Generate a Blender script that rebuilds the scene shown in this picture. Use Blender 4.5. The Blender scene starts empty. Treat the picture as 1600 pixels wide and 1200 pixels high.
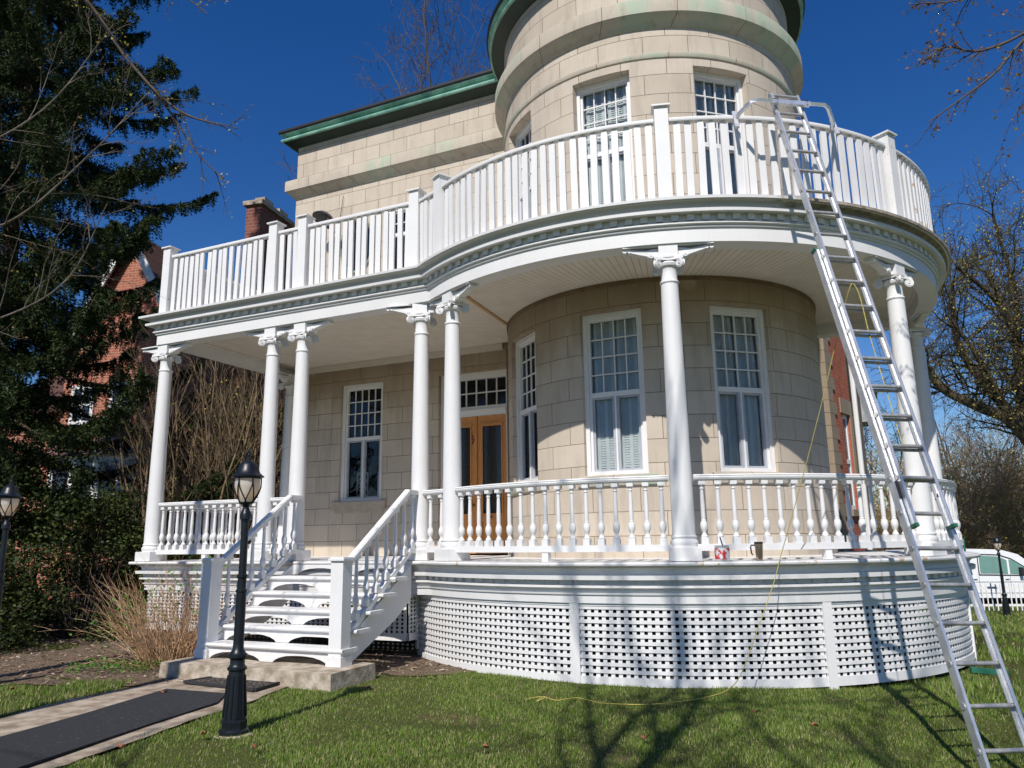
import bpy, math, random
import numpy as np
from mathutils import Vector, Matrix
R_ = math.radians
sc = bpy.context.scene
col = sc.collection
PI = math.pi

# ------------------------------------------------------------------ camera, sky, sun
cam_d = bpy.data.cameras.new("camera"); cam = bpy.data.objects.new("camera", cam_d); col.objects.link(cam)
sc.camera = cam
cam_d.sensor_width = 36.0; cam_d.lens = 36.0*1196.7/1600.0; cam_d.clip_start = 0.05; cam_d.clip_end = 600
PITCH, ROLL = 0.2026, -0.0140
fw = Vector((0, math.cos(PITCH), math.sin(PITCH))); up0 = Vector((0, -math.sin(PITCH), math.cos(PITCH))); rt0 = Vector((1, 0, 0))
rt = rt0*math.cos(ROLL) + up0*math.sin(ROLL); up = up0*math.cos(ROLL) - rt0*math.sin(ROLL)
M = Matrix.Identity(4)
for i in range(3):
    M[i][0] = rt[i]; M[i][1] = up[i]; M[i][2] = -fw[i]
M[2][3] = 1.6
cam.matrix_world = M

SUN_EL, SUN_ROT = R_(46.2), R_(199)
world = bpy.data.worlds.new("World"); sc.world = world; world.use_nodes = True
wn = world.node_tree.nodes; wl = world.node_tree.links
sky = wn.new('ShaderNodeTexSky'); sky.sky_type = 'NISHITA'; sky.sun_disc = False
sky.sun_elevation = SUN_EL; sky.sun_rotation = SUN_ROT; sky.air_density = 1.0; sky.dust_density = 0.0; sky.ozone_density = 4.0
sky.altitude = 0
hs = wn.new('ShaderNodeHueSaturation'); hs.inputs['Saturation'].default_value = 1.32; hs.inputs['Hue'].default_value = 0.513; hs.inputs['Value'].default_value = 1.0
wl.new(sky.outputs[0], hs.inputs['Color']); wl.new(hs.outputs[0], wn['Background'].inputs[0]); wn['Background'].inputs[1].default_value = 0.094
sd = bpy.data.lights.new("sun", 'SUN'); sd.energy = 5.0; sd.angle = R_(0.5); sd.color = (1.0, 0.955, 0.90)
so = bpy.data.objects.new("sun", sd); col.objects.link(so)
sdir = Vector((math.sin(SUN_ROT)*math.cos(SUN_EL), math.cos(SUN_ROT)*math.cos(SUN_EL), math.sin(SUN_EL)))
so.rotation_euler = sdir.to_track_quat('Z', 'Y').to_euler(); so.location = (-10, -20, 30)
sc.view_settings.view_transform = 'Standard'; sc.view_settings.look = 'None'
sc.view_settings.exposure = 0.06; sc.view_settings.gamma = 1.0

# ------------------------------------------------------------------ materials
def newmat(name):
    m = bpy.data.materials.new(name); m.use_nodes = True
    nt = m.node_tree; b = nt.nodes['Principled BSDF']
    return m, nt, b
def N(nt, typ, **kw):
    n = nt.nodes.new(typ)
    for k, v in kw.items():
        if k in n.inputs and not hasattr(n, k): n.inputs[k].default_value = v
        else: setattr(n, k, v)
    return n
def ramp(nt, src, stops):
    r = nt.nodes.new('ShaderNodeValToRGB'); e = r.color_ramp.elements
    while len(e) > 2: e.remove(e[-1])
    for i, (p, c) in enumerate(stops):
        x = e[i] if i < 2 else e.new(p)
        x.position = p; x.color = (*c, 1) if len(c) == 3 else c
    nt.links.new(src, r.inputs[0]); return r
def coord(nt, kind='Object'):
    t = nt.nodes.new('ShaderNodeTexCoord'); return t.outputs[kind]
def noise(nt, vec, scale, detail=4, rough=0.55):
    n = nt.nodes.new('ShaderNodeTexNoise'); n.inputs['Scale'].default_value = scale
    n.inputs['Detail'].default_value = detail; n.inputs['Roughness'].default_value = rough
    nt.links.new(vec, n.inputs['Vector']); return n
def mixc(nt, fac, a, b, mode='MIX'):
    m = nt.nodes.new('ShaderNodeMix'); m.data_type = 'RGBA'; m.blend_type = mode
    for s, v in ((0, fac), (6, a), (7, b)):
        if isinstance(v, (int, float)): m.inputs[s].default_value = v
        elif isinstance(v, tuple): m.inputs[s].default_value = (*v, 1) if len(v) == 3 else v
        else: nt.links.new(v, m.inputs[s])
    return m.outputs[2]
def bump(nt, b, h, strength=0.3, dist=0.01):
    n = nt.nodes.new('ShaderNodeBump'); n.inputs['Strength'].default_value = strength; n.inputs['Distance'].default_value = dist
    nt.links.new(h, n.inputs['Height']); nt.links.new(n.outputs[0], b.inputs['Normal']); return n
def simple(name, c, rough=0.6, metal=0.0, var=0.12, scale=6.0, bmp=0.0, bscale=60.0, c2=None, spec=None):
    m, nt, b = newmat(name)
    v = coord(nt); n = noise(nt, v, scale)
    c2 = c2 or tuple(x*(1-var*2) for x in c)
    r = ramp(nt, n.outputs[0], [(0.35, c2), (0.65, c)])
    nt.links.new(r.outputs[0], b.inputs['Base Color'])
    b.inputs['Roughness'].default_value = rough; b.inputs['Metallic'].default_value = metal
    if spec is not None: b.inputs['Specular IOR Level'].default_value = spec
    if bmp: bump(nt, b, noise(nt, v, bscale).outputs[0], bmp)
    return m

def paint(name, c=(0.73, 0.722, 0.71), wear=0.0, grime=0.15):
    m, nt, b = newmat(name)
    v = coord(nt)
    n1 = noise(nt, v, 1.7, 6); n2 = noise(nt, v, 14, 6, 0.7)
    base = mixc(nt, ramp(nt, n1.outputs[0], [(0.40, (0, 0, 0)), (0.70, (grime,)*3)]).outputs[0], c, (0.50, 0.485, 0.45))
    base = mixc(nt, ramp(nt, n2.outputs[0], [(0.62, (0, 0, 0)), (0.75, (grime*0.8,)*3)]).outputs[0], base, (0.36, 0.35, 0.31))
    if wear:
        n3 = noise(nt, v, 5, 8, 0.65)
        base = mixc(nt, ramp(nt, n3.outputs[0], [(1-wear, (0, 0, 0)), (1-wear+0.015, (1, 1, 1))]).outputs[0], base, (0.46, 0.33, 0.20))
    mp = nt.nodes.new('ShaderNodeMapping'); mp.inputs['Scale'].default_value = (9, 9, 1.2); nt.links.new(v, mp.inputs[0]); n5 = noise(nt, mp.outputs[0], 5, 6, 0.7)
    base = mixc(nt, ramp(nt, n5.outputs[0], [(0.35, (.16,)*3), (0.6, (0, 0, 0))]).outputs[0], base, (0.55, 0.54, 0.51))
    n6 = noise(nt, v, 38, 5, 0.75)
    base = mixc(nt, ramp(nt, n6.outputs[0], [(0.70, (0, 0, 0)), (0.73, (.55,)*3)]).outputs[0], base, (0.38, 0.33, 0.27))
    nt.links.new(base, b.inputs['Base Color']); b.inputs['Roughness'].default_value = 0.5; b.inputs['Specular IOR Level'].default_value = 0.35
    bump(nt, b, n5.outputs[0], 0.25, 0.006)
    return m
M_white = paint('white paint')
M_worn = paint('worn white paint', wear=0.38, grime=0.35)
def half_painted():
    m = paint('white paint, stripped towards the ladder').copy(); nt = m.node_tree; b = nt.nodes['Principled BSDF']
    old = b.inputs['Base Color'].links[0].from_socket; v = coord(nt); sp = nt.nodes.new('ShaderNodeSeparateXYZ'); nt.links.new(v, sp.inputs[0])
    n = noise(nt, v, 3.5, 7, .7)
    a = nt.nodes.new('ShaderNodeMath'); a.operation = 'MULTIPLY_ADD'; a.inputs[1].default_value = 1.6; nt.links.new(n.outputs[0], a.inputs[0]); nt.links.new(sp.outputs['X'], a.inputs[2])
    z = nt.nodes.new('ShaderNodeMapRange'); z.inputs['From Min'].default_value = 5.50; z.inputs['From Max'].default_value = 5.56; nt.links.new(sp.outputs['Z'], z.inputs[0])
    x = nt.nodes.new('ShaderNodeMapRange'); x.inputs['From Min'].default_value = 6.0; x.inputs['From Max'].default_value = 6.25; nt.links.new(a.outputs[0], x.inputs[0])
    k = nt.nodes.new('ShaderNodeMath'); k.operation = 'MULTIPLY'; nt.links.new(z.outputs[0], k.inputs[0]); nt.links.new(x.outputs[0], k.inputs[1])
    n2 = noise(nt, v, 9, 6, .7); w = ramp(nt, n2.outputs[0], [(.35, (.20, .16, .12)), (.6, (.42, .36, .28)), (.75, (.58, .55, .5))])
    nt.links.new(mixc(nt, k.outputs[0], old, w.outputs[0]), b.inputs['Base Color']); return m
M_half = half_painted()
M_patch = paint('patchy white paint', wear=0.27, grime=0.25)
M_soffit = simple('cream soffit paint', (0.68, 0.63, 0.54), 0.6, var=0.05, scale=2)

def brickmat(name, c1, c2, mort, bw, rh, ms, offset=0.5, bmp=0.5, stain=None, rough=0.85, bias=0.0, hue=0.25):
    m, nt, b = newmat(name)
    uv = coord(nt, 'UV'); v = coord(nt)
    t = nt.nodes.new('ShaderNodeTexBrick'); t.offset = offset; t.offset_frequency = 2; t.squash = 1
    t.inputs['Scale'].default_value = 1.0; t.inputs['Brick Width'].default_value = bw; t.inputs['Row Height'].default_value = rh
    t.inputs['Mortar Size'].default_value = ms; t.inputs['Mortar Smooth'].default_value = 0.2; t.inputs['Bias'].default_value = bias
    t.inputs['Color1'].default_value = (*c1, 1); t.inputs['Color2'].default_value = (*c2, 1); t.inputs['Mortar'].default_value = (*mort, 1)
    nt.links.new(uv, t.inputs['Vector'])
    n = noise(nt, v, 2.2, 6, 0.6); n2 = noise(nt, v, 30, 6, 0.7)
    c = mixc(nt, ramp(nt, n.outputs[0], [(0.35, (0, 0, 0)), (0.7, (hue,)*3)]).outputs[0], t.outputs['Color'], tuple(x*0.62 for x in c2))
    c = mixc(nt, ramp(nt, n2.outputs[0], [(0.5, (0, 0, 0)), (0.75, (0.22,)*3)]).outputs[0], c, tuple(x*0.75 for x in c1))
    mp = nt.nodes.new('ShaderNodeMapping'); mp.inputs['Scale'].default_value = (2.4, 2.4, .30); nt.links.new(v, mp.inputs[0]); n5 = noise(nt, mp.outputs[0], 2.5, 6, .7)
    c = mixc(nt, ramp(nt, n5.outputs[0], [(0.50, (0, 0, 0)), (0.68, (.34,)*3)]).outputs[0], c, tuple(x*.55 for x in c2))
    if stain: c = stain(nt, c, v)
    nt.links.new(c, b.inputs['Base Color']); b.inputs['Roughness'].default_value = rough; b.inputs['Specular IOR Level'].default_value = 0.25
    mx = nt.nodes.new('ShaderNodeMath'); mx.operation = 'MULTIPLY_ADD'; mx.inputs[1].default_value = -1.0
    nt.links.new(t.outputs['Fac'], mx.inputs[0])
    m3 = nt.nodes.new('ShaderNodeMath'); m3.operation = 'MULTIPLY'; m3.inputs[1].default_value = 0.25
    nt.links.new(n2.outputs[0], m3.inputs[0]); nt.links.new(m3.outputs[0], mx.inputs[2])
    bump(nt, b, mx.outputs[0], bmp, 0.008)
    return m
def stone_stain_shade(nt, c, v):
    # old brown staining, deepened to paint in shade under the porch ceiling, in object heights, broken up by noise
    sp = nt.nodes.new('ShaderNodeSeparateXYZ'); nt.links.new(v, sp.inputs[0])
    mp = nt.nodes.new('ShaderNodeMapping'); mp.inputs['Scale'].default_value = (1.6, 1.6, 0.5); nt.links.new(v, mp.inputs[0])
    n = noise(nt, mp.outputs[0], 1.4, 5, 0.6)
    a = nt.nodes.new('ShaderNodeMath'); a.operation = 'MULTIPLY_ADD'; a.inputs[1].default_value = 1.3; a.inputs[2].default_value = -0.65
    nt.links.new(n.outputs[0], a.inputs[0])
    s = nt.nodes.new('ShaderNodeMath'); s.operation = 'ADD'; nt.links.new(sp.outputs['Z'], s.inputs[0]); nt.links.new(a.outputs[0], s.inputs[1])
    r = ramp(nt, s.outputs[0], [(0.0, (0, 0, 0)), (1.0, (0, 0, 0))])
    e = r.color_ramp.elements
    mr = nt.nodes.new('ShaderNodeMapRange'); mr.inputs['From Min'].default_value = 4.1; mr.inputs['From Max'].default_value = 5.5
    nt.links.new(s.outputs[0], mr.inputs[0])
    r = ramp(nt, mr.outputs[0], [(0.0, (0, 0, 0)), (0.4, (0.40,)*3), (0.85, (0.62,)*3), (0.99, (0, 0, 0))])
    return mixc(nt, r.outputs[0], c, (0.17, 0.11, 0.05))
M_stone = brickmat('limestone blocks', (0.580, 0.502, 0.408), (0.490, 0.418, 0.333), (0.17, 0.125, 0.085), 0.70, 0.33, 0.0045, stain=stone_stain_shade, bmp=0.9, hue=0.24)
M_brick = brickmat('red brick', (0.44, 0.11, 0.055), (0.34, 0.075, 0.038), (0.30, 0.22, 0.17), 0.215, 0.075, 0.006)
M_brick2 = brickmat('orange brick', (0.43, 0.14, 0.08), (0.34, 0.10, 0.055), (0.42, 0.32, 0.26), 0.26, 0.09, 0.010)
M_chim = brickmat('dark chimney brick', (0.27, 0.085, 0.055), (0.18, 0.055, 0.038), (0.24, 0.19, 0.16), 0.215, 0.075, 0.008)
M_shingle = brickmat('brown roof shingles', (0.13, 0.065, 0.05), (0.09, 0.045, 0.035), (0.04, 0.02, 0.015), 0.3, 0.14, 0.01)
def green_stain(nt, c, v):
    mp = nt.nodes.new('ShaderNodeMapping'); mp.inputs['Scale'].default_value = (0.8, 0.8, 0.35); nt.links.new(v, mp.inputs[0])
    n = noise(nt, mp.outputs[0], 1.3, 5, 0.65)
    c = mixc(nt, ramp(nt, n.outputs[0], [(0.49, (0, 0, 0)), (0.62, (0.6,)*3)]).outputs[0], c, (0.28, 0.41, 0.30))
    n = noise(nt, mp.outputs[0], 6, 6, 0.7)
    return mixc(nt, ramp(nt, n.outputs[0], [(0.55, (0, 0, 0)), (0.75, (0.5,)*3)]).outputs[0], c, (0.22, 0.15, 0.07))
M_stone2 = brickmat('stained limestone moulding', (0.51, 0.45, 0.36), (0.46, 0.40, 0.32), (0.12, 0.095, 0.07), 1.1, 9.0, 0.006, stain=green_stain, bmp=0.4)
M_quoin = brickmat('limestone quoins', (0.64, 0.54, 0.42), (0.60, 0.50, 0.38), (0.25, 0.19, 0.13), 3.0, 0.27, 0.004)
M_copper = simple('green copper', (0.25, 0.47, 0.38), 0.6, 0.0, scale=3.5, c2=(0.10, 0.25, 0.20))
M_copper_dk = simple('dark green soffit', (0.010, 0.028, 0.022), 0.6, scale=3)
M_black = simple('black roof edge', (0.015, 0.015, 0.017), 0.6)
M_alu = simple('aluminium', (0.78, 0.79, 0.80), 0.42, 0.75, var=0.10, scale=9, bmp=0.1, bscale=90)
M_alu_d = simple('dull aluminium', (0.50, 0.49, 0.48), 0.5, 0.6, var=0.15, scale=20)
M_concrete = simple('concrete', (0.50, 0.43, 0.34), 0.9, scale=7, c2=(0.24, 0.19, 0.13), bmp=0.9, bscale=30)
M_lamp = simple('black lamp metal', (0.008, 0.011, 0.015), 0.38, 0.0, scale=10, spec=0.4)
M_green_pl = simple('green plastic', (0.015, 0.13, 0.075), 0.5)
M_rope = simple('yellow rope', (0.52, 0.43, 0.10), 0.8, scale=60)
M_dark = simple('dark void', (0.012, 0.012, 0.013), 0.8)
M_curtain = simple('white shutters', (0.80, 0.81, 0.80), 0.6, var=0.08, scale=3)
M_mullion = simple('grey mullion', (0.40, 0.42, 0.46), 0.5, var=0.08)
M_blind = simple('grey room blind', (0.60, 0.61, 0.60), 0.8, var=.06, scale=2)
def woodmat(name, c1, c2, scale=(14, 14, 1.2)):
    m, nt, b = newmat(name); v = coord(nt)
    mp = nt.nodes.new('ShaderNodeMapping'); mp.inputs['Scale'].default_value = scale; nt.links.new(v, mp.inputs[0])
    n = noise(nt, mp.outputs[0], 3, 6, 0.6)
    r = ramp(nt, n.outputs[0], [(0.3, c2), (0.7, c1)]); nt.links.new(r.outputs[0], b.inputs['Base Color'])
    b.inputs['Roughness'].default_value = 0.35; bump(nt, b, n.outputs[0], 0.1, 0.003); return m
M_oak = woodmat('golden oak', (0.66, 0.28, 0.06), (0.48, 0.18, 0.035))
M_glass, nt, b = newmat('window glass')
nt.nodes.remove(b); gv = coord(nt); gn = noise(nt, gv, 3.5, 2); gb = nt.nodes.new('ShaderNodeBump'); gb.inputs['Strength'].default_value = .25; gb.inputs['Distance'].default_value = .02; nt.links.new(gn.outputs[0], gb.inputs['Height'])
gl = nt.nodes.new('ShaderNodeBsdfGlossy'); gl.inputs['Roughness'].default_value = 0.03; gl.inputs['Color'].default_value = (0.9, 0.95, 1, 1)
nt.links.new(gb.outputs[0], gl.inputs['Normal']); tr = nt.nodes.new('ShaderNodeBsdfTransparent'); tr.inputs[0].default_value = (0.86, 0.88, 0.88, 1)
mx = nt.nodes.new('ShaderNodeMixShader'); fr = nt.nodes.new('ShaderNodeFresnel'); fr.inputs[0].default_value = 1.30
nt.links.new(fr.outputs[0], mx.inputs[0]); nt.links.new(tr.outputs[0], mx.inputs[1]); nt.links.new(gl.outputs[0], mx.inputs[2])
nt.links.new(mx.outputs[0], nt.nodes['Material Output'].inputs[0])
def ceilmat(name, kind):
    m, nt, b = newmat(name); v = coord(nt); sp = nt.nodes.new('ShaderNodeSeparateXYZ'); nt.links.new(v, sp.inputs[0])
    if kind == 'radial':
        a = nt.nodes.new('ShaderNodeMath'); a.operation = 'ARCTAN2'; nt.links.new(sp.outputs['Y'], a.inputs[0]); nt.links.new(sp.outputs['X'], a.inputs[1])
        k = nt.nodes.new('ShaderNodeMath'); k.operation = 'MULTIPLY'; k.inputs[1].default_value = 36.0; nt.links.new(a.outputs[0], k.inputs[0]); src = k.outputs[0]
    else:
        k = nt.nodes.new('ShaderNodeMath'); k.operation = 'MULTIPLY'; k.inputs[1].default_value = 11.5; nt.links.new(sp.outputs['Y'], k.inputs[0]); src = k.outputs[0]
    f = nt.nodes.new('ShaderNodeMath'); f.operation = 'FRACT'; nt.links.new(src, f.inputs[0])
    r = ramp(nt, f.outputs[0], [(0.0, (0, 0, 0)), (0.14, (1, 1, 1))])
    n = noise(nt, v, 3, 5); base = ramp(nt, n.outputs[0], [(0.3, (0.68, 0.61, 0.51)), (0.7, (0.78, 0.71, 0.61))])
    c = mixc(nt, r.outputs[0], (0.26, 0.19, 0.12), base.outputs[0]); nt.links.new(c, b.inputs['Base Color'])
    b.inputs['Roughness'].default_value = 0.6; bump(nt, b, r.outputs[0], 0.6, 0.006); return m
M_ceil_r = ceilmat('radial beadboard', 'radial'); M_ceil_s = ceilmat('straight beadboard', 's')
def leafmat(name, cols, rough=0.6, trans=0.25):
    m, nt, b = newmat(name)
    g = nt.nodes.new('ShaderNodeNewGeometry'); n = len(cols)
    r = ramp(nt, g.outputs['Random Per Island'], [(i/(n-1), c) for i, c in enumerate(cols)])
    nt.links.new(r.outputs[0], b.inputs['Base Color']); b.inputs['Roughness'].default_value = rough; b.inputs['Specular IOR Level'].default_value = 0.2
    if trans:
        t = nt.nodes.new('ShaderNodeBsdfTranslucent'); nt.links.new(r.outputs[0], t.inputs[0])
        x = nt.nodes.new('ShaderNodeMixShader'); x.inputs[0].default_value = trans
        nt.links.new(b.outputs[0], x.inputs[1]); nt.links.new(t.outputs[0], x.inputs[2]); nt.links.new(x.outputs[0], nt.nodes['Material Output'].inputs[0])
    return m
M_spruce = leafmat('spruce needles', [(0.012, 0.026, 0.008), (0.024, 0.046, 0.012), (0.055, 0.072, 0.018), (0.016, 0.032, 0.010)], trans=0.12)
M_yew = leafmat('hedge leaves', [(0.012, 0.026, 0.007), (0.032, 0.052, 0.012), (0.068, 0.078, 0.018), (0.018, 0.030, 0.008)], trans=0.15)
M_bud = leafmat('spring leaf buds', [(0.42, 0.42, 0.06), (0.30, 0.33, 0.05), (0.44, 0.34, 0.08), (0.34, 0.16, 0.07)])
M_bud_r = leafmat('reddish buds', [(0.16, 0.06, 0.05), (0.22, 0.12, 0.05), (0.25, 0.20, 0.05), (0.10, 0.05, 0.04)])
M_fresh = leafmat('fresh green leaves', [(0.07, 0.20, 0.02), (0.12, 0.28, 0.03), (0.09, 0.18, 0.03)])
M_grass = leafmat('lawn grass', [(0.090, 0.190, 0.018), (0.19, 0.28, 0.040), (0.14, 0.235, 0.026), (0.42, 0.38, 0.18), (0.07, 0.15, 0.018)], trans=0.35)
M_straw = leafmat('dry stems', [(0.58, 0.38, 0.21), (0.40, 0.21, 0.10), (0.70, 0.50, 0.31), (0.22, 0.10, 0.05)], trans=0)
M_bark = simple('brown bark', (0.13, 0.095, 0.06), 0.9, scale=12, c2=(0.05, 0.035, 0.025), bmp=0.6, bscale=30)
M_bark_moss = simple('mossy bark', (0.10, 0.082, 0.040), 0.9, scale=3, c2=(0.032, 0.025, 0.022), bmp=0.6, bscale=20)
M_twig = simple('pale twigs', (0.20, 0.165, 0.135), 0.8, scale=4, c2=(0.07, 0.055, 0.04))
M_twig_d = simple('dark twigs', (0.085, 0.06, 0.045), 0.8, scale=8)
M_tan = simple('tan stems', (0.42, 0.30, 0.18), 0.8, scale=3, c2=(0.20, 0.14, 0.085))
M_stem = simple('brown shrub stems', (0.22, 0.155, 0.085), 0.8, scale=3, c2=(0.09, 0.06, 0.035))
M_leafbrown = simple('brown leaf', (0.30, 0.12, 0.05), 0.8, scale=30)

# ------------------------------------------------------------------ object helpers
def tag(o, label=None, cat=None, group=None, kind=None):
    if label: o['label'] = label
    if cat: o['category'] = cat
    if group: o['group'] = group
    if kind: o['kind'] = kind
    return o
def empty(name, loc=(0, 0, 0), rz=0.0, **kw):
    o = bpy.data.objects.new(name, None); o.location = loc; o.rotation_euler = (0, 0, rz); o.empty_display_size = 0.2
    col.objects.link(o); return tag(o, **kw)
class MB:
    def __init__(s): s.v = []; s.f = []; s.uv = []; s.n = 0
    def add(s, vs, fs, uvs=None):
        k = s.n; s.v.extend(vs); s.n += len(vs)
        for i, f in enumerate(fs):
            s.f.append(tuple(k+j for j in f)); s.uv.append(uvs[i] if uvs else None)
    def hexa(s, p):
        s.add(p, [(0, 3, 2, 1), (4, 5, 6, 7), (0, 1, 5, 4), (1, 2, 6, 5), (2, 3, 7, 6), (3, 0, 4, 7)]); return s
    def box(s, x0, y0, z0, x1, y1, z1):
        return s.hexa([(x0, y0, z0), (x1, y0, z0), (x1, y1, z0), (x0, y1, z0), (x0, y0, z1), (x1, y0, z1), (x1, y1, z1), (x0, y1, z1)])
    def bar(s, a, b, w, h, upv=(0, 0, 1)):
        a = Vector(a); b = Vector(b); d = (b-a).normalized(); u = Vector(upv); x = d.cross(u)
        if x.length < 1e-4: x = d.cross(Vector((1, 0, 0)))
        x.normalize(); y = x.cross(d); x *= w/2; y *= h/2
        return s.hexa([tuple(q) for q in (a-x-y, a+x-y, a+x+y, a-x+y, b-x-y, b+x-y, b+x+y, b-x+y)])
    def tube(s, pts, rad, n=6, cap=True):
        pts = [Vector(p) for p in pts]; m = len(pts)
        if isinstance(rad, (int, float)): rad = [rad]*m
        t = (pts[1]-pts[0]).normalized(); u = t.orthogonal().normalized(); vs = []
        for i in range(m):
            t2 = (pts[min(i+1, m-1)]-pts[max(i-1, 0)]); t2 = t2.normalized() if t2.length > 1e-9 else t
            u = (u - t2*u.dot(t2)); u = u.normalized() if u.length > 1e-6 else t2.orthogonal().normalized(); w = t2.cross(u); t = t2
            for k in range(n):
                a = 2*PI*k/n; q = pts[i]+(u*math.cos(a)+w*math.sin(a))*rad[i]; vs.append((q.x, q.y, q.z))
        fs = [(i*n+k, i*n+(k+1) % n, (i+1)*n+(k+1) % n, (i+1)*n+k) for i in range(m-1) for k in range(n)]
        if cap and n > 2: fs += [tuple(range(n))[::-1], tuple((m-1)*n+k for k in range(n))]
        s.add(vs, fs); return s
    def lathe(s, prof, n=20, c=(0, 0, 0), sq=None):
        vs = []; m = len(prof)
        for r, z in prof:
            for k in range(n):
                a = 2*PI*k/n; vs.append((c[0]+r*math.cos(a), c[1]+r*math.sin(a), c[2]+z))
        fs = [(i*n+k, i*n+(k+1) % n, (i+1)*n+(k+1) % n, (i+1)*n+k) for i in range(m-1) for k in range(n)]
        fs += [tuple(range(n))[::-1], tuple((m-1)*n+k for k in range(n))]
        s.add(vs, fs); return s
    def prism(s, poly, y0, y1, axis='y'):
        n = len(poly)
        if axis == 'y': vs = [(x, y0, z) for x, z in poly]+[(x, y1, z) for x, z in poly]
        elif axis == 'z': vs = [(x, y, y0) for x, y in poly]+[(x, y, y1) for x, y in poly]
        else: vs = [(y0, x, z) for x, z in poly]+[(y1, x, z) for x, z in poly]
        fs = [tuple(range(n)), tuple(range(2*n-1, n-1, -1))]+[(i, i+n, (i+1) % n+n, (i+1) % n) for i in range(n)]
        s.add(vs, fs); return s
    def build(s, name, mat, parent=None, smooth=False, loc=None, rz=None, **kw):
        me = bpy.data.meshes.new(name); me.from_pydata(s.v, [], s.f)
        if any(u is not None for u in s.uv):
            L = me.uv_layers.new(name='UVMap'); k = 0; arr = np.zeros(len(me.loops)*2, dtype=np.float32)
            for f, u in zip(s.f, s.uv):
                for j in range(len(f)):
                    if u is not None: arr[2*k] = u[j][0]; arr[2*k+1] = u[j][1]
                    k += 1
            L.data.foreach_set('uv', arr)
        me.materials.append(mat)
        if smooth:
            me.polygons.foreach_set('use_smooth', [True]*len(me.polygons))
            try: me.set_sharp_from_angle(angle=R_(38))
            except Exception: pass
        me.update()
        o = bpy.data.objects.new(name, me); col.objects.link(o)
        if parent is not None: o.parent = parent
        if loc is not None: o.location = loc
        if rz is not None: o.rotation_euler = (0, 0, rz)
        return tag(o, **kw)
def np_mesh(name, V, F, mat, parent=None, **kw):
    """V (n,3), F (m,k) constant k"""
    V = np.asarray(V, dtype=np.float32); F = np.asarray(F, dtype=np.int32)
    me = bpy.data.meshes.new(name); m, k = F.shape
    me.vertices.add(len(V)); me.vertices.foreach_set('co', V.ravel())
    me.loops.add(m*k); me.loops.foreach_set('vertex_index', F.ravel())
    me.polygons.add(m); me.polygons.foreach_set('loop_start', np.arange(0, m*k, k, dtype=np.int32))
    me.materials.append(mat); me.update(calc_edges=True)
    o = bpy.data.objects.new(name, me); col.objects.link(o)
    if parent is not None: o.parent = parent
    return tag(o, **kw)
def copy_tree(o, parent=None):
    c = o.copy(); col.objects.link(c); c.parent = parent
    for ch in [x for x in bpy.data.objects if x.parent == o]: copy_tree(ch, c)
    return c

def sst(x, a, b):
    t = np.clip((x-a)/(b-a), 0, 1); return t*t*(3-2*t)
def ground_z(x, y):
    return -(0.07+0.17*sst(-y, -8.2, -6.6))*sst(x, 2.0, 3.9) - 0.75*sst(x+y, 20, 37) + 0.012*np.sin(x*1.7+y*0.6)*np.sin(y*1.3-x*0.4)*sst(y, 3, 5)

# ================================================================== HOUSE (local frame: u right along the facade, v into the house)
house = empty('stone_house', (-1.351, 11.164, 0), R_(-24.6), label='limestone house with round tower, white columned wraparound porch and balcony', cat='house')
TC = (2.735, 3.462); RT = 2.64; RC = 4.27; WV = 3.30
def cyl(a, r=RT, z=0.0): return (TC[0]+r*math.cos(a), TC[1]+r*math.sin(a), z)

def wall_grid(mb, fmap, s0, s1, z0, z1, openings, depth, ds):
    """wall with rectangular openings; fmap(s, z, d): d inward. uv = (s, z)"""
    S = {s0, s1}; Z = {z0, z1}
    for (a, b, c, d) in openings: S |= {a, b}; Z |= {c, d}
    S = sorted(S); out = []
    for a, b in zip(S, S[1:]):
        n = max(1, int(math.ceil((b-a)/ds)))
        out += [a+(b-a)*i/n for i in range(n)]
    out.append(S[-1]); Z = sorted(Z)
    for a, b in zip(out, out[1:]):
        for c, d in zip(Z, Z[1:]):
            sm, zm = (a+b)/2, (c+d)/2
            if any(o[0] < sm < o[1] and o[2] < zm < o[3] for o in openings): continue
            mb.add([fmap(a, c, 0), fmap(b, c, 0), fmap(b, d, 0), fmap(a, d, 0)], [(0, 1, 2, 3)], [[(a, c), (b, c), (b, d), (a, d)]])
    for (a, b, c, d) in openings:
        for s in (a, b):
            mb.add([fmap(s, c, 0), fmap(s, c, depth), fmap(s, d, depth), fmap(s, d, 0)], [(0, 1, 2, 3)], [[(0, c), (depth, c), (depth, d), (0, d)]])
        for z in (c, d):
            n = max(1, int(math.ceil((b-a)/ds)))
            for i in range(n):
                p, q = a+(b-a)*i/n, a+(b-a)*(i+1)/n
                mb.add([fmap(p, z, 0), fmap(q, z, 0), fmap(q, z, depth), fmap(p, z, depth)], [(0, 1, 2, 3)], [[(p, z+.01), (q, z+.01), (q, z+.1), (p, z+.1)]])
ZROOF = 10.77
# tower windows (local angles)
TW_A = [R_(-132.0), R_(-91.0), R_(-49.4)]
tmap = lambda s, z, d: cyl(s/RT, RT-d, z)
ops = []
for a in TW_A:
    h = 0.47/RT
    ops.append(((a-h)*RT, (a+h)*RT, 2.50, 4.90)); ops.append(((a-h)*RT, (a+h)*RT, 6.35, 8.72))
mb = MB(); wall_grid(mb, tmap, R_(-200)*RT, R_(40)*RT, 0.0, ZROOF, ops, 0.22, 0.09)
mb.build('tower_wall', M_stone, house, smooth=True)
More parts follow.
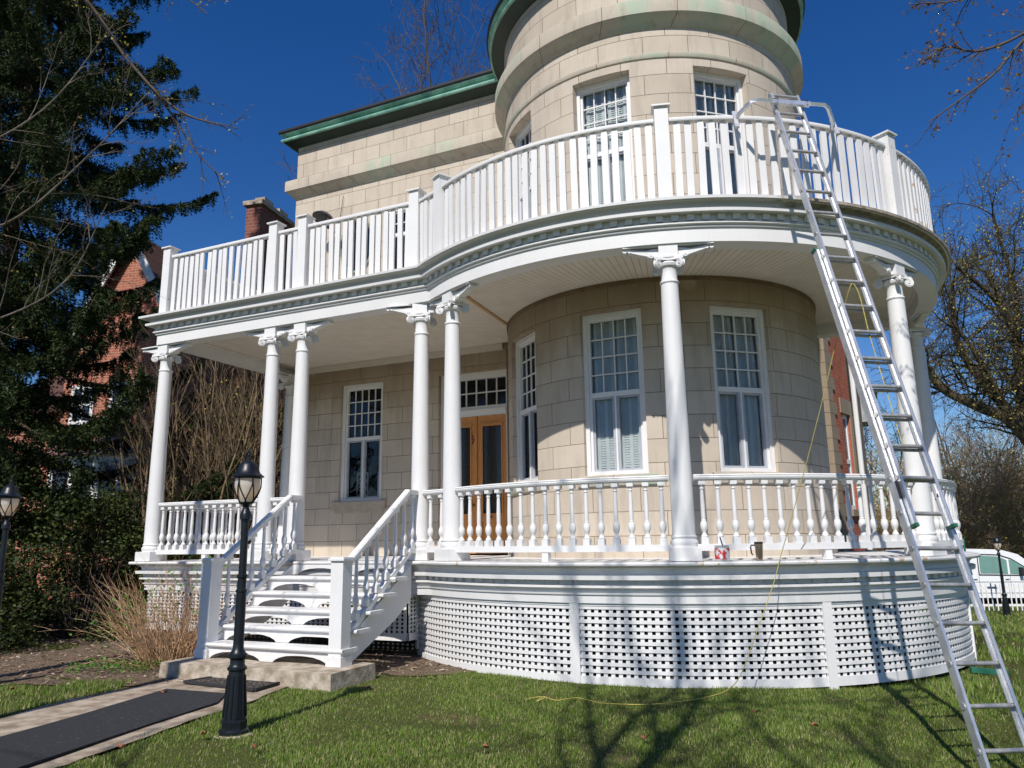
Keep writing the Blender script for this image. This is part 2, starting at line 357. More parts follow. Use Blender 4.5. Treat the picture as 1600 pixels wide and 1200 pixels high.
# main wall (front), recessed doorway
def fm(s, z, d): return (s, WV+d, z)
DOOR = (-1.62, -0.12, 1.35, 4.84); W1 = (-3.97, -2.93, 2.44, 4.86); W2 = (-2.93, -1.90, 6.35, 8.66)
mb = MB(); wall_grid(mb, fm, -5.43, 0.115, 0.0, ZROOF, [DOOR, W1, W2], 0.26, 1.5)
def lf(s, z, d): return (-5.43+d, s, z)
wall_grid(mb, lf, WV, 12.0, 0.0, ZROOF, [], 0.2, 3)
def bk(s, z, d): return (s, 12.0, z)
wall_grid(mb, bk, -5.43, 4.6, 0.0, ZROOF, [], 0.2, 3)
def rtw(s, z, d): return (4.6, s, z)
wall_grid(mb, rtw, 5.2, 12.0, 0.0, ZROOF, [], 0.2, 3)
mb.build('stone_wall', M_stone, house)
# rusticated pier between door and tower
mb = MB()
for k in range(12):
    z = 1.36+k*0.33
    mb.box(-0.115, WV-0.05, z, 0.10, WV-0.003, min(z+0.322, 5.2))
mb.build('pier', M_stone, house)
# roof
mb = MB(); mb.prism([(-5.43, 3.3), (0.3, 3.3), (4.6, 4.5), (4.6, 12), (-5.43, 12)], 10.78, 11.03, 'z'); mb.build('roof', M_black, house)

def sweep(mb, path, prof, uvscale=True):
    """path(d)-> list of xy points for outward offset d; prof: closed loop of (d, z)"""
    rows = [[(x, y, z) for x, y in path(d)] for d, z in prof]; n = len(rows[0]); m = len(prof)
    vs = [p for r in rows for p in r]
    base = rows[0]; L = [0]
    for a, b in zip(base, base[1:]): L.append(L[-1]+math.hypot(b[0]-a[0], b[1]-a[1]))
    fs = []; uv = []; T = [0]
    for i in range(m):
        q = prof[(i+1) % m]; T.append(T[-1]+math.hypot(q[0]-prof[i][0], q[1]-prof[i][1]))
    for i in range(m):
        j = (i+1) % m
        for k in range(n-1):
            fs.append((i*n+k, i*n+k+1, j*n+k+1, j*n+k)); uv.append([(L[k], T[i]), (L[k+1], T[i]), (L[k+1], T[i+1]), (L[k], T[i+1])])
    fs.append(tuple(i*n for i in range(m))); uv.append([(0, 0)]*m)
    fs.append(tuple(i*n+n-1 for i in reversed(range(m)))); uv.append([(0, 0)]*m)
    mb.add(vs, fs, uv)
# string course & eaves cornice around left wall / front / tower
def tpath(d, a_end=R_(60), n=90):
    r = RT+d; vv = WV-d; aj = -PI+math.asin(min(1, (TC[1]-vv)/r)); pts = [(-5.43-d, 12.0), (-5.43-d, vv), (TC[0]+r*math.cos(aj), vv)]
    pts += [(TC[0]+r*math.cos(aj+(a_end-aj)*i/n), TC[1]+r*math.sin(aj+(a_end-aj)*i/n)) for i in range(1, n+1)]
    return pts
mb = MB(); sweep(mb, tpath, [(-0.02, 9.36), (0.03, 9.38), (0.05, 9.42), (0.10, 9.46), (0.155, 9.50), (0.175, 9.53), (0.185, 9.535), (0.185, 9.76), (0.17, 9.79), (-0.02, 9.83)])
mb.build('string_course', M_stone2, house, smooth=True)
def tring(d): return [cyl(R_(-200)+(R_(250))*i/90, RT+d)[:2] for i in range(91)]
mb = MB(); sweep(mb, tring, [(-0.02, 8.84), (0.02, 8.86), (0.035, 8.90), (0.03, 8.93), (-0.02, 8.945)])
mb.build('tower_moulding', M_stone2, house, smooth=True)
mb = MB(); sweep(mb, tpath, [(-0.03, 10.66), (0.03, 10.67), (0.20, 10.745), (0.24, 10.75), (0.24, 10.775), (-0.03, 10.775)])
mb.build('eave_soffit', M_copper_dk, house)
mb = MB(); sweep(mb, tpath, [(0.20, 10.780), (0.245, 10.75), (0.278, 10.762), (0.288, 10.788), (0.278, 10.812), (0.23, 10.818), (0.215, 10.88), (0.26, 10.89), (0.300, 10.92), (0.305, 10.935), (0.18, 10.94)])
mb.build('copper_cornice', M_copper, house)
mb = MB(); sweep(mb, tpath, [(0.0, 10.943), (0.32, 10.943), (0.335, 10.97), (0.335, 11.015), (0.0, 11.035)])
mb.build('roof_edge', M_black, house)
# tower cap roof
mb = MB(); mb.lathe([(RT+0.31, 11.036), (RT+0.22, 11.15), (0.1, 12.3), (0.02, 12.32)], 48, (TC[0], TC[1], 0)); mb.build('tower_roof', M_copper, house)

# ---------------------------------------------------------------- windows
def window(w, h, cols, rows, meet, name_prefix='', shutters=True, casement=True):
    """origin at bottom centre of the opening on the wall face; x right, -y out. returns the frame object, parent unset"""
    mb = MB(); c = 0.075; dd = 0.05; y0 = 0.03; y1 = 0.14
    # outer casing, two steps
    mb.box(-w/2, y0, 0, -w/2+c, y1, h); mb.box(w/2-c, y0, 0, w/2, y1, h); mb.box(-w/2+c, y0, h-c, w/2-c, y1, h); mb.box(-w/2+c, y0, 0, w/2-c, y1, 0.06)
    i = c+0.035
    mb.box(-w/2+c, y0+.035, 0.06, -w/2+i, y1, h-c); mb.box(w/2-i, y0+.035, 0.06, w/2-c, y1, h-c); mb.box(-w/2+i, y0+.035, h-i, w/2-i, y1, h-c)
    mb.box(-w/2+i, y0+.028, meet-0.035, w/2-i, y1+.01, meet+0.035)
    fr = mb.build('window', M_white, None)
    x0, x1, z0, z1 = -w/2+i, w/2-i, meet+0.035, h-i
    mb = MB()
    for k in range(1, cols):
        x = x0+(x1-x0)*k/cols; mb.box(x-0.009, y0+.06, z0, x+0.009, y0+.085, z1)
    for k in range(1, rows):
        z = z0+(z1-z0)*k/rows; mb.box(x0, y0+.058, z-0.009, x1, y0+.083, z+0.009)
    mb.build('muntins', M_white, fr)
    mb = MB(); mb.box(x0, y0+.088, z0, x1, y0+.094, z1); mb.build('pane', M_glass, fr)
    mb = MB(); mb.box(x0, y0+.088, 0.06, x1, y0+.094, meet-0.035); mb.build('pane', M_glass, fr)
    if casement:
        mb = MB(); zb, zt = 0.06, meet-0.035
        mb.box(-0.05, y0+.03, zb, 0.05, y0+.085, zt)
        for sx in (-1, 1):
            mb.box(min(sx*(w/2-i), sx*(w/2-i-.035)), y0+.05, zb, max(sx*(w/2-i), sx*(w/2-i-.035)), y0+.085, zt)
        mb.box(x0+.035, y0+.05, zb, -0.05, y0+.085, zb+.035); mb.box(0.05, y0+.05, zb, x1-.035, y0+.085, zb+.035)
        mb.box(x0+.035, y0+.05, zt-.03, -0.05, y0+.085, zt); mb.box(0.05, y0+.05, zt-.03, x1-.035, y0+.085, zt)
        mb.build('mullion', M_mullion, fr)
        mb = MB(); mb.box(-0.012, y0+.02, zb, 0.012, y0+.03, zt); mb.build('astragal', M_white, fr)
    if shutters:
        for half in (0, 1):
            mb = MB(); xa, xb = (x0+.03, -0.03) if half == 0 else (0.03, x1-.03); yy = y0+.12
            for xx in (xa, xb-.05, (xa+xb)/2-.02): mb.box(xx, yy, 0.05, xx+.05, yy+.03, h-c)
            z = 0.08; 
            while z < h-c-.03:
                mb.hexa([(xa+.05, yy+.004, z), (xb-.05, yy+.004, z), (xb-.05, yy+.020, z+.030), (xa+.05, yy+.020, z+.030), (xa+.05, yy+.004, z+.006), (xb-.05, yy+.004, z+.006), (xb-.05, yy+.020, z+.0385), (xa+.05, yy+.020, z+.0385)])
                z += 0.036
            mb.build('shutter', M_curtain, fr)
        mb = MB(); mb.box(-w/2+.01, y0+.185, 0, w/2-.01, y0+.195, h); mb.build('blind', M_blind, fr)
    return fr
tw = window(0.94, 2.40, 4, 4, 1.18)
first = True
def sill_tower(a, z, r=RT):
    mb = MB(); h = 0.58/RT
    def pth(d): return [cyl(a-h+2*h*i/10, r+d)[:2] for i in range(11)]
    sweep(mb, pth, [(-0.05, z-0.16), (0.03, z-0.155), (0.045, z-0.11), (0.05, z-0.02), (0.0, z-0.004), (-0.05, z-0.004)]); return mb
for i, a in enumerate(TW_A):
    for z in (2.50, 6.33):
        o = tw if first else copy_tree(tw); first = False
        o.parent = house; p = cyl(a, RT-(0.075 if z < 5 else 0.13), z); o.location = p; o.rotation_euler = (0, 0, a+PI/2)
    sill_tower(a, 2.50).build('sill', M_stone2, house, smooth=True)
w = window(1.04, 2.42, 5, 4, 1.28, shutters=False); w.parent = house; w.location = (-3.45, WV+0.03, 2.44)
# chair backs / lattice screen seen inside
mb = MB()
for x in (-0.26, 0.26):
    mb.box(x-.14, .42, .10, x-.12, .44, .62); mb.box(x+.12, .42, .10, x+.14, .44, .62); mb.box(x-.14, .42, .60, x+.14, .44, .62)
    for k in range(3):
        z = .12+k*.16; mb.bar((x-.13, .43, z), (x+.13, .43, z+.16), .012, .012); mb.bar((x+.13, .43, z), (x-.13, .43, z+.16), .012, .012)
mb.build('lattice_screen', M_curtain, w)
mb = MB(); mb.box(-5.0, WV+.75, 0.1, 0.05, WV+.80, 5.3); mb.build('dark_room_sheet', M_dark, house)  # near-black sheet standing in for the unlit room behind the glass
mb = MB(); mb.box(-4.12, WV-.05, 2.27, -2.80, WV+.10, 2.43); mb.box(-4.05, WV-.025, 2.20, -2.87, WV-.003, 2.268); mb.build('sill', simple('pale stone sill', (.46, .39, .30), .85), house)
w = window(1.03, 2.31, 2, 2, 1.70, shutters=False, casement=False); w.parent = house; w.location = (-2.415, WV+0.03, 6.35)
# oval window
mb = MB(); n = 28; cx, cz = -3.67, 7.93
vo = []; 
for k in range(n):
    a = 2*PI*k/n; vo.append((math.cos(a), math.sin(a)))
mb.prism([(cx+.40*c_, cz+.58*s_) for c_, s_ in vo], WV-.012, WV+.02); ov = mb.build('oval_window', simple('black glass', (0.01, .01, .011), .12), house)
mb = MB(); 
mb.tube([(cx+.42*c_, WV-.02, cz+.60*s_) for c_, s_ in vo+vo[:1]], 0.035, 6, False); mb.build('oval_surround', M_stone2, ov, smooth=True)

# ---------------------------------------------------------------- door, transom
mb = MB(); x0, x1, _, zt = DOOR; yb = WV+.10
mb.box(x0, yb, 1.36, x0+.10, yb+.12, zt); mb.box(x1-.08, yb, 1.36, x1, yb+.12, zt); mb.box(x0+.10, yb, zt-.13, x1-.08, yb+.12, zt)
mb.box(x0+.10, yb-.02, 3.98, x1-.08, yb+.13, 4.06); mb.box(x0+.10, yb-.045, 4.06, x1-.08, yb+.13, 4.10); mb.box(x0+.10, yb, 4.10, x1-.08, yb+.12, 4.17)
df = mb.build('door_frame', M_white, house)
mb = MB(); X0, X1, Z0, Z1 = x0+.10, x1-.08, 4.17, zt-.13
for k in range(1, 6):
    x = X0+(X1-X0)*k/6; mb.box(x-.010, yb+.04, Z0, x+.010, yb+.07, Z1)
mb.box(X0, yb+.042, (Z0+Z1)/2-.010, X1, yb+.072, (Z0+Z1)/2+.010); mb.build('transom_muntins', M_white, df)
mb = MB(); mb.box(X0, yb+.075, Z0, X1, yb+.08, Z1); mb.build('transom_pane', M_glass, df)
xm = (X0+X1)/2
def door_leaf(xa, xb):
    mb = MB(); y = yb+.05; s = .11
    mb.box(xa, y, 1.38, xa+s, y+.05, 3.975); mb.box(xb-s, y, 1.38, xb, y+.05, 3.975); mb.box(xa+s, y, 3.78, xb-s, y+.05, 3.975)
    mb.box(xa+s, y, 1.38, xb-s, y+.05, 1.62); mb.box(xa+s, y, 1.98, xb-s, y+.05, 2.12); mb.box(xa+s, y+.02, 1.62, xb-s, y+.04, 1.98)
    # projecting mouldings round the glass
    for d, q in ((.0, .03), (.025, .018)):
        mb.box(xa+s-.03+d, y-q, 3.80-d, xb-s+.03-d, y-.001, 3.83-d)
    mb.box(xa+s-.01, y-.015, 2.10, xa+s+.02, y+.04, 3.80); mb.box(xb-s-.02, y-.015, 2.10, xb-s+.01, y+.04, 3.80)
    d = mb.build('door', M_oak, house, label='golden oak glazed front door leaf')
    mb = MB(); mb.box(xa+s+.02, y+.022, 2.12, xb-s-.02, y+.03, 3.78); mb.build('door_pane', simple('dark door glass', (.018, .014, .012), .08), d)
    return d
dl = door_leaf(X0+.002, xm-.004); dr = door_leaf(xm+.004, X1-.002)
mb = MB(); mb.box(xm-.02, yb+.02, 1.38, xm+.02, yb+.048, 3.975); mb.build('door_astragal', M_oak, dl)
mb = MB(); mb.lathe([(.0, 0), (.022, 0), (.03, .02), (.02, .035), (0.001, .04)], 10); o = mb.build('door_knob', simple('brass', (.25, .15, .05), .3, .8), dl, loc=(xm-.06, yb+.05, 2.28)); o.rotation_euler = (R_(90), 0, 0)
mb = MB(); mb.lathe([(.0, 0), (.022, 0), (.03, .02), (.02, .035), (0.001, .04)], 10); o = mb.build('door_knob', o.data.materials[0], dr, loc=(xm+.30, yb+.05, 2.05)); o.rotation_euler = (R_(90), 0, 0)
for ch, dx, dz in (('0', -.135, 3.68), ('6', -.105, 3.56), ('7', -.075, 3.44)):
    cu = bpy.data.curves.new('house_number', 'FONT'); cu.body = ch; cu.size = .155; cu.extrude = .006; cu.align_x = 'CENTER'
    tmp = bpy.data.objects.new('tmp', cu); col.objects.link(tmp); bpy.context.view_layer.update(); me = bpy.data.meshes.new_from_object(tmp.evaluated_get(bpy.context.evaluated_depsgraph_get())); bpy.data.objects.remove(tmp)
    o = bpy.data.objects.new('house_number', me); me.materials.clear(); me.materials.append(M_lamp); col.objects.link(o); o.parent = dl; o.location = (xm+dx, yb+.042, dz); o.rotation_euler = (R_(90), 0, 0)

# ---------------------------------------------------------------- brick wing with quoins, right of the tower
wingA = (5.27, 8.60); wingB = (5.690, 10.15); ZW = 7.2
mb = MB()
def quad_wall(mb, A, B, z0, z1, ops=[], depth=.15):
    L = math.hypot(B[0]-A[0], B[1]-A[1]); dx, dy = (B[0]-A[0])/L, (B[1]-A[1])/L; nx, ny = dy, -dx
    f = lambda s, z, d: (A[0]+dx*s-nx*d, A[1]+dy*s-ny*d, z); wall_grid(mb, f, 0, L, z0, z1, ops, depth, 1.0); return f
quad_wall(mb, (4.6, 8.60), wingA, 0, ZW)
fw_ = quad_wall(mb, wingA, wingB, 0, ZW, [(.95, 1.45, 2.2, 4.4)])
mb.build('brick_wing', M_brick, house)
mb = MB()
for k in range(23):
    z = .6+k*.285; bb = .52 if k % 2 else .34
    mb.box(5.27-(.30 if k % 2 else .42), 8.572, z, 5.298, 8.60, z+.277)
    d = Vector((wingB[0]-wingA[0], wingB[1]-wingA[1])).normalized(); n_ = Vector((d.y, -d.x))
    P = Vector(wingA); q = P+n_*.028; e = P+d*bb+n_*.028
    mb.hexa([(P.x, P.y, z), (q.x, q.y, z), (e.x, e.y, z), (P.x+d.x*bb, P.y+d.y*bb, z), (P.x, P.y, z+.277), (q.x, q.y, z+.277), (e.x, e.y, z+.277), (P.x+d.x*bb, P.y+d.y*bb, z+.277)])
mb.build('quoin', M_quoin, house)
mb = MB(); 
for (s0, s1, z0, z1, q) in ((.80, 1.62, 4.4, 4.75, .03), (1.46, 1.64, 1.9, 4.4, .03), (.88, 1.455, 2.05, 2.2, .06)):
    pts = [fw_(s0, z0, -.002), fw_(s0, z0, -q), fw_(s1, z0, -q), fw_(s1, z0, -.002)]; mb.hexa(pts+[(x, y, z1) for x, y, _ in pts])
mb.build('window_surround', M_quoin, house)
mb = MB()
for (s0, s1, z0, z1) in ((.95, 1.02, 2.2, 4.4), (1.38, 1.45, 2.2, 4.4), (1.02, 1.38, 4.3, 4.4), (1.02, 1.38, 2.2, 2.3), (1.02, 1.38, 3.25, 3.35)):
    pts = [fw_(s0, z0, .10), fw_(s0, z0, .05), fw_(s1, z0, .05), fw_(s1, z0, .10)]; mb.hexa(pts+[(x, y, z1) for x, y, _ in pts])
ww = mb.build('wing_window', M_white, house)
mb = MB(); pts = [fw_(1.02, 2.3, .09), fw_(1.02, 2.3, .08), fw_(1.38, 2.3, .08), fw_(1.38, 2.3, .09)]; mb.hexa(pts+[(x, y, 4.3) for x, y, _ in pts]); mb.build('pane', M_glass, ww)
mb = MB()
for s in (1.70,): p = fw_(s, 0, -.09); mb.tube([(p[0], p[1], 1.3), (p[0], p[1], 6.9), (p[0]-.05, p[1], 7.1)], .06, 8)
mb.build('drain_pipe', M_white, house, smooth=True)
mb = MB(); mb.box(5.932, 12.0, 4.5, 6.28, 13.0, 5.25); mb.box(5.932, 11.9, 5.255, 6.36, 13.1, 5.33); mb.box(5.932, 11.9, 5.33, 6.32, 13.0, 5.38)
mb.build('bay_box', simple('grey painted box', (.33, .35, .36), .6), house)
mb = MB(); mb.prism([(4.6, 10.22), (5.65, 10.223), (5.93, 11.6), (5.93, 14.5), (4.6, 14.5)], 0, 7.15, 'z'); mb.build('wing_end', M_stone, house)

# ---------------------------------------------------------------- porch geometry
A_END = 'far'
VE = 4.9
def ppath(d, n=150, left=WV-.01, close=True):
    r = RC+d; aj = -PI+math.asin((TC[1]+d)/r); ae = math.asin((VE-TC[1]+d)/r)
    pts = [(-5.34-d, left), (-5.34-d, -d), (TC[0]+r*math.cos(aj), -d)]
    pts += [(TC[0]+r*math.cos(aj+(ae-aj)*i/n), TC[1]+r*math.sin(aj+(ae-aj)*i/n)) for i in range(1, n+1)]
    if close: pts += [(4.62, VE+d)]
    return pts
def along(d, s0, s1, step):
    """points + tangents every step metres on ppath(d)"""
    P = [Vector(p) for p in ppath(d)]; out = []; L = 0; nxt = s0
    for a, b in zip(P, P[1:]):
        l = (b-a).length; t = (b-a)/l if l > 1e-9 else None
        while t is not None and nxt <= L+l and nxt <= s1:
            out.append((a+t*(nxt-L), t)); nxt += step
        L += l
    return out, L
ZB, ZC = 5.14, 5.63
def dentils(mb, d, z0, z1, step, wd):
    pts, L = along(d, .05, 60, step)
    for p, t in pts:
        n = Vector((t.y, -t.x)); w_ = t*wd/2; o = n*.042; a = p-w_; b = p+w_; c = b+o; e = a+o
        mb.hexa([(a.x, a.y, z0), (e.x, e.y, z0), (c.x, c.y, z0), (b.x, b.y, z0), (a.x, a.y, z1), (e.x, e.y, z1), (c.x, c.y, z1), (b.x, b.y, z1)])

# entablature
mb = MB(); sweep(mb, ppath, [(-0.13, 5.14), (0.13, 5.14), (0.13, 5.318), (0.15, 5.320), (0.156, 5.328), (0.156, 5.343), (0.145, 5.346), (0.170, 5.352), (0.185, 5.362), (0.185, 5.384), (0.155, 5.386), (0.155, 5.476), (0.278, 5.477), (0.282, 5.516), (0.235, 5.519),
    (0.225, 5.53), (0.232, 5.548), (0.25, 5.570), (0.285, 5.588), (0.315, 5.595), (0.318, 5.602), (0.362, 5.604), (0.366, 5.640), (-0.13, 5.645)])
dentils(mb, .156, 5.400, 5.475, .185, .09)
mb.build('entablature', M_half, house, smooth=True)
# balcony floor, ceilings
mb = MB(); pts = ppath(.34); poly = pts+[(3.5, VE), (3.0, WV+.3), (-5.30, WV-.02)]
def flat(mb, poly, z, down=False):
    mb.add([(x, y, z) for x, y in poly], [tuple(range(len(poly)))[::-1] if down else tuple(range(len(poly)))])
flat(mb, poly, 5.645); flat(mb, poly, 5.60, True); mb.build('balcony_floor', M_patch, house)
# ceiling: straight part
zc = 5.33
mb = MB(); r = RC-.13; mb.prism([(-5.21, .13), (-.2, .13), (-.55, 1.2), (-.3, WV-.02), (-5.21, WV-.02)], zc, zc+.03, 'z'); mb.build('ceiling', M_ceil_s, house)
mb = MB(); vs = []; fs = []; nn = 100; ang = [R_(-236)+R_(262)*i/nn for i in range(nn+1)]
for a in ang:
    for rr in (RT-.05, r): vs.append((rr*math.cos(a), rr*math.sin(a), 0))
for i in range(nn): fs.append((2*i, 2*i+2, 2*i+3, 2*i+1))
ac = [a for a in ang]
# keep only the part in front of the main wall on the left
keep = [f for f in fs if not (vs[f[3]][0] < -1.2 and vs[f[3]][1]+TC[1] > WV)]
mb.add(vs, keep); mb.build('ceiling', M_ceil_r, house, loc=(TC[0], TC[1], zc-.004))
# inner cove mould along the beam and wall
mb = MB(); sweep(mb, lambda d: ppath(d), [(-0.14, 5.30), (-0.14, 5.327), (-0.20, 5.322), (-0.19, 5.30)]); mb.build('cove_moulding', M_soffit, house)
mb = MB(); mb.box(-5.2, WV-.05, 5.22, -.2, WV-.004, 5.325); mb.box(-5.2, WV-.02, 5.20, -.2, WV-.003, 5.216); mb.build('wall_moulding', M_soffit, house)
mb = MB(); sweep(mb, tring, [(-.02, 5.25), (.015, 5.26), (.02, 5.32), (-.02, 5.322)]); mb.build('tower_ceiling_moulding', simple('brown stone edge', (.22, .15, .09), .9), house)
# seam battens
mb = MB()
mb.bar((TC[0]+2.66*math.cos(R_(-150)), TC[1]+2.66*math.sin(R_(-150)), zc-.012), (TC[0]+4.1*math.cos(R_(-122)), TC[1]+4.1*math.sin(R_(-122)), zc-.012), .06, .02)
mb.build('ceiling_batten', simple('bare pine', (.55, .33, .13), .6), house)

# deck
mb = MB(); sweep(mb, ppath, [(-0.3, 1.30), (0.215, 1.30), (0.235, 1.312), (0.24, 1.33), (0.235, 1.345), (0.22, 1.35), (-0.3, 1.352)]); mb.build('deck_edge', M_worn, house)
pts = ppath(.2); mb = MB(); poly = pts+[(3.5, VE), (3.0, WV+.3), (-5.30, WV-.02)]; flat(mb, poly, 1.354); flat(mb, poly, 1.315, True); mb.build('deck_floor', M_patch, house)
mb = MB(); sweep(mb, ppath, [(-.06, .885), (0.045, .885), (.05, .975), (.065, .98), (.070, .997), (.05, 1.0), (.05, 1.045), (.085, 1.05), (.110, 1.06), (.110, 1.085), (.062, 1.09), (.062, 1.148), (.155, 1.150), (.16, 1.198), (.115, 1.20), (.095, 1.21), (.09, 1.225), (.098, 1.25), (.12, 1.275), (.15, 1.288), (.15, 1.297), (-.06, 1.298)])
dentils(mb, .063, 1.098, 1.147, .188, .095)
mb.build('deck_cornice', M_white, house, smooth=True)
# near-black sheet behind the lattice, standing in for the shade under the porch
def ring_in(d): return ppath(d)
mb = MB(); sweep(mb, ppath, [(-.7, 0.0), (-.66, 0.0), (-.66, 1.29), (-.7, 1.29)]); mb.build('underporch_shade_sheet', M_dark, house)

# lattice panels
def lattice(path_pts, z0, z1, name='lattice_panel', lab=None):
    P = [Vector(p) for p in path_pts]; mb = MB()
    def offs(k):
        t = (P[min(k+1, len(P)-1)]-P[max(k-1, 0)]).normalized(); return Vector((t.y, -t.x))
    NN = [offs(k) for k in range(len(P))]
    def strip(za, zb, d0, d1):
        for k in range(len(P)-1):
            a, b = P[k], P[k+1]; na, nb = NN[k], NN[k+1]
            A0, A1 = a+na*d0, a+na*d1; B0, B1 = b+nb*d0, b+nb*d1
            v = [(A0.x, A0.y, za), (A1.x, A1.y, za), (B1.x, B1.y, za), (B0.x, B0.y, za)]
            mb.add(v+[(x, y, zb) for x, y, _ in v], [(1, 2, 6, 5), (0, 1, 2, 3), (4, 7, 6, 5), (0, 4, 7, 3)])
    rows = 10 if z0 < .1 else 9; pitch = (z1-.045-z0-.10)/rows
    for i in range(rows):
        za = z0+.10+pitch*i; strip(za+.038, za+pitch, .012, .022)
    strip(z0, z0+.10, .0, .032); strip(z1-.045, z1, .0, .030)
    # verticals
    L = 0; nxt = .05
    for a, b in zip(P, P[1:]):
        l = (b-a).length; t = (b-a)/l
        while nxt <= L+l:
            q = a+t*(nxt-L); n = Vector((t.y, -t.x)); w_ = t*.023; A = q-w_+n*.0; B = q+w_+n*.0; C = q+w_+n*.010; D = q-w_+n*.010
            v = [(A.x, A.y, z0+.05), (D.x, D.y, z0+.05), (C.x, C.y, z0+.05), (B.x, B.y, z0+.05)]; mb.hexa(v+[(x, y, z1-.02) for x, y, _ in v]); nxt += .087
        L += l
    return mb.build(name, M_white, house)
def arcpts(a0, a1, r, n): return [cyl(a0+(a1-a0)*i/n, r)[:2] for i in range(n+1)]
RL = RC-.005
post_a = [R_(-134.2), R_(-91.4), R_(-52.8), R_(-9.0), R_(19.5)]
ZL0, ZL1 = -0.02, 0.90
for a, b in zip(post_a, post_a[1:]): lattice(arcpts(a+.008, b-.008, RL, 40), ZL0, ZL1)
for i, a in enumerate(post_a):
    mb = MB(); mb.box(-.055, -.045, ZL0-.04 if i else .1, .055, .03, ZL1+.005); mb.build('lattice_post', M_white, house, loc=cyl(a, RL), rz=a+PI/2)
lattice([(-5.32, WV), (-5.32, .02)], .15, ZL1); lattice([(-5.32, 0), (-2.9, 0), (-.2, .0), (.0, .38)][:3], .25, ZL1)
lattice([(-.2, .02), (-.2, .42)], .25, ZL1)
# shadow cover slab under the porch floor
# ---------------------------------------------------------------- columns
def scroll(mb, c, ax, r, th):
    """spiral disc at c, axis ax"""
    c = Vector(c); ax = Vector(ax).normalized(); u = Vector((0, 0, 1)); v = ax.cross(u).normalized()
    for s in (-1, 1):
        pts = []; 
        for k in range(22):
            a = k*.62; q = r*(1-.04*k); pts.append(c+ax*(s*th/2)+(u*math.cos(a)+v*math.sin(a)*s)*q*.86)
        mb.tube(pts, [r*.16*(1-.03*k) for k in range(22)], 5)
    mb.tube([c-ax*th/2, c-ax*th/4, c+ax*th/4, c+ax*th/2], [r, r*.8, r*.8, r], 16)
    mb.tube([c-ax*(th/2+.012), c+ax*(th/2+.012)], r*.22, 8)
def make_column():
    mb = MB(); H = ZB-1.35
    prof = [(.150, .155), (.150, .17), (.158, .19), (.160, .21), (.152, .232), (.140, .238), (.138, .252), (.146, .262), (.146, .277), (.135, .284), (.131, .30)]
    for k in range(1, 13):
        t = k/12; prof.append((.131-.026*(t**1.6), .30+t*(3.30-.30)))
    prof += [(.113, 3.302), (.118, 3.315), (.113, 3.328), (.103, 3.332), (.099, 3.345), (.096, 3.44), (.098, 3.50), (.108, 3.515), (.108, 3.53)]
    mb.lathe(prof, 28); sh = mb.build('column', M_white, None, smooth=True)
    mb = MB(); mb.box(-.175, -.175, .004, .175, .175, .15); mb.box(-.17, -.17, .15, .17, .17, .157); mb.build('plinth', M_patch, sh)
    mb = MB(); mb.lathe([(.10, 3.50), (.125, 3.515), (.135, 3.545), (.12, 3.565), (.09, 3.57)], 16)
    for sx in (-1, 1):
        for sy in (-1, 1):
            scroll(mb, (sx*.135, sy*.135, 3.53), (sx, -sy, 0), .058, .035)
    # abacus with concave sides
    pl = []
    cs = [(-.17, -.17), (.17, -.17), (.17, .17), (-.17, .17)]
    for i in range(4):
        a = Vector(cs[i]); b = Vector(cs[(i+1) % 4]); m_ = -(a+b).normalized()
        for k in range(6):
            t = k/6; p = a+(b-a)*t+m_*(.055*math.sin(PI*t)); pl.append((p.x, p.y))
    mb.prism(pl, 3.578, 3.602, 'z')
    mb.prism([(x*.93, y*.93) for x, y in pl], 3.602, 3.614, 'z')
    mb.build('capital', M_white, sh, smooth=True)
    mb = MB(); mb.box(-.115, -.11, 3.614, .115, .11, H-.002); mb.box(-.13, -.12, 3.614, .13, .12, 3.640)
    for s in (-1, 1):
        up_ = [(.115, H-.035), (.18, H-.04), (.26, H-.055), (.36, H-.045), (.46, H-.03), (.495, H-.012), (.515, H-.005), (.53, H-.012)]
        lo = [(.535, H-.045), (.515, H-.062), (.49, H-.056), (.44, H-.075), (.34, H-.105), (.25, H-.13), (.235, H-.155), (.205, H-.170), (.17, H-.160), (.150, H-.14), (.14, H-.175), (.115, H-.175)]
        pl = [(s*x, z) for x, z in up_+lo]
        if s > 0: pl = pl[::-1]
        mb.prism(pl, -.055, .055)
        mb.tube([(s*.205, -.075, H-.13), (s*.205, .075, H-.13)], .032, 12); mb.tube([(s*.205, -.083, H-.13), (s*.205, .083, H-.13)], .010, 8)
        mb.tube([(s*.525, -.062, H-.045), (s*.525, .062, H-.045)], .028, 12); mb.tube([(s*.47, -.06, H-.055), (s*.47, .06, H-.055)], .020, 10)
    mb.box(-.55, -.09, H-.022, .55, .09, H-.002)
    mb.build('bracket', M_white, sh, smooth=True)
    return sh
colproto = make_column()
C5A, C6A, C7A, C8A = R_(-118.6), R_(-73.9), R_(-29.3), R_(14.6)
placements = [((-5.34, 0), PI*.0), ((-2.87, 0), 0), ((-2.25, 0), 0), ((0, 0), R_(12)), (cyl(C5A, RC)[:2], C5A+PI/2), (cyl(C6A, RC)[:2], C6A+PI/2), (cyl(C7A, RC)[:2], C7A+PI/2), (cyl(C8A, RC)[:2], C8A+PI/2), ((-5.10, 3.02), PI/2)]
for i, ((x, y), a) in enumerate(placements):
    o = colproto if i == 0 else copy_tree(colproto)
    o.parent = house; o.location = (x, y, 1.354); o.rotation_euler = (0, 0, a)

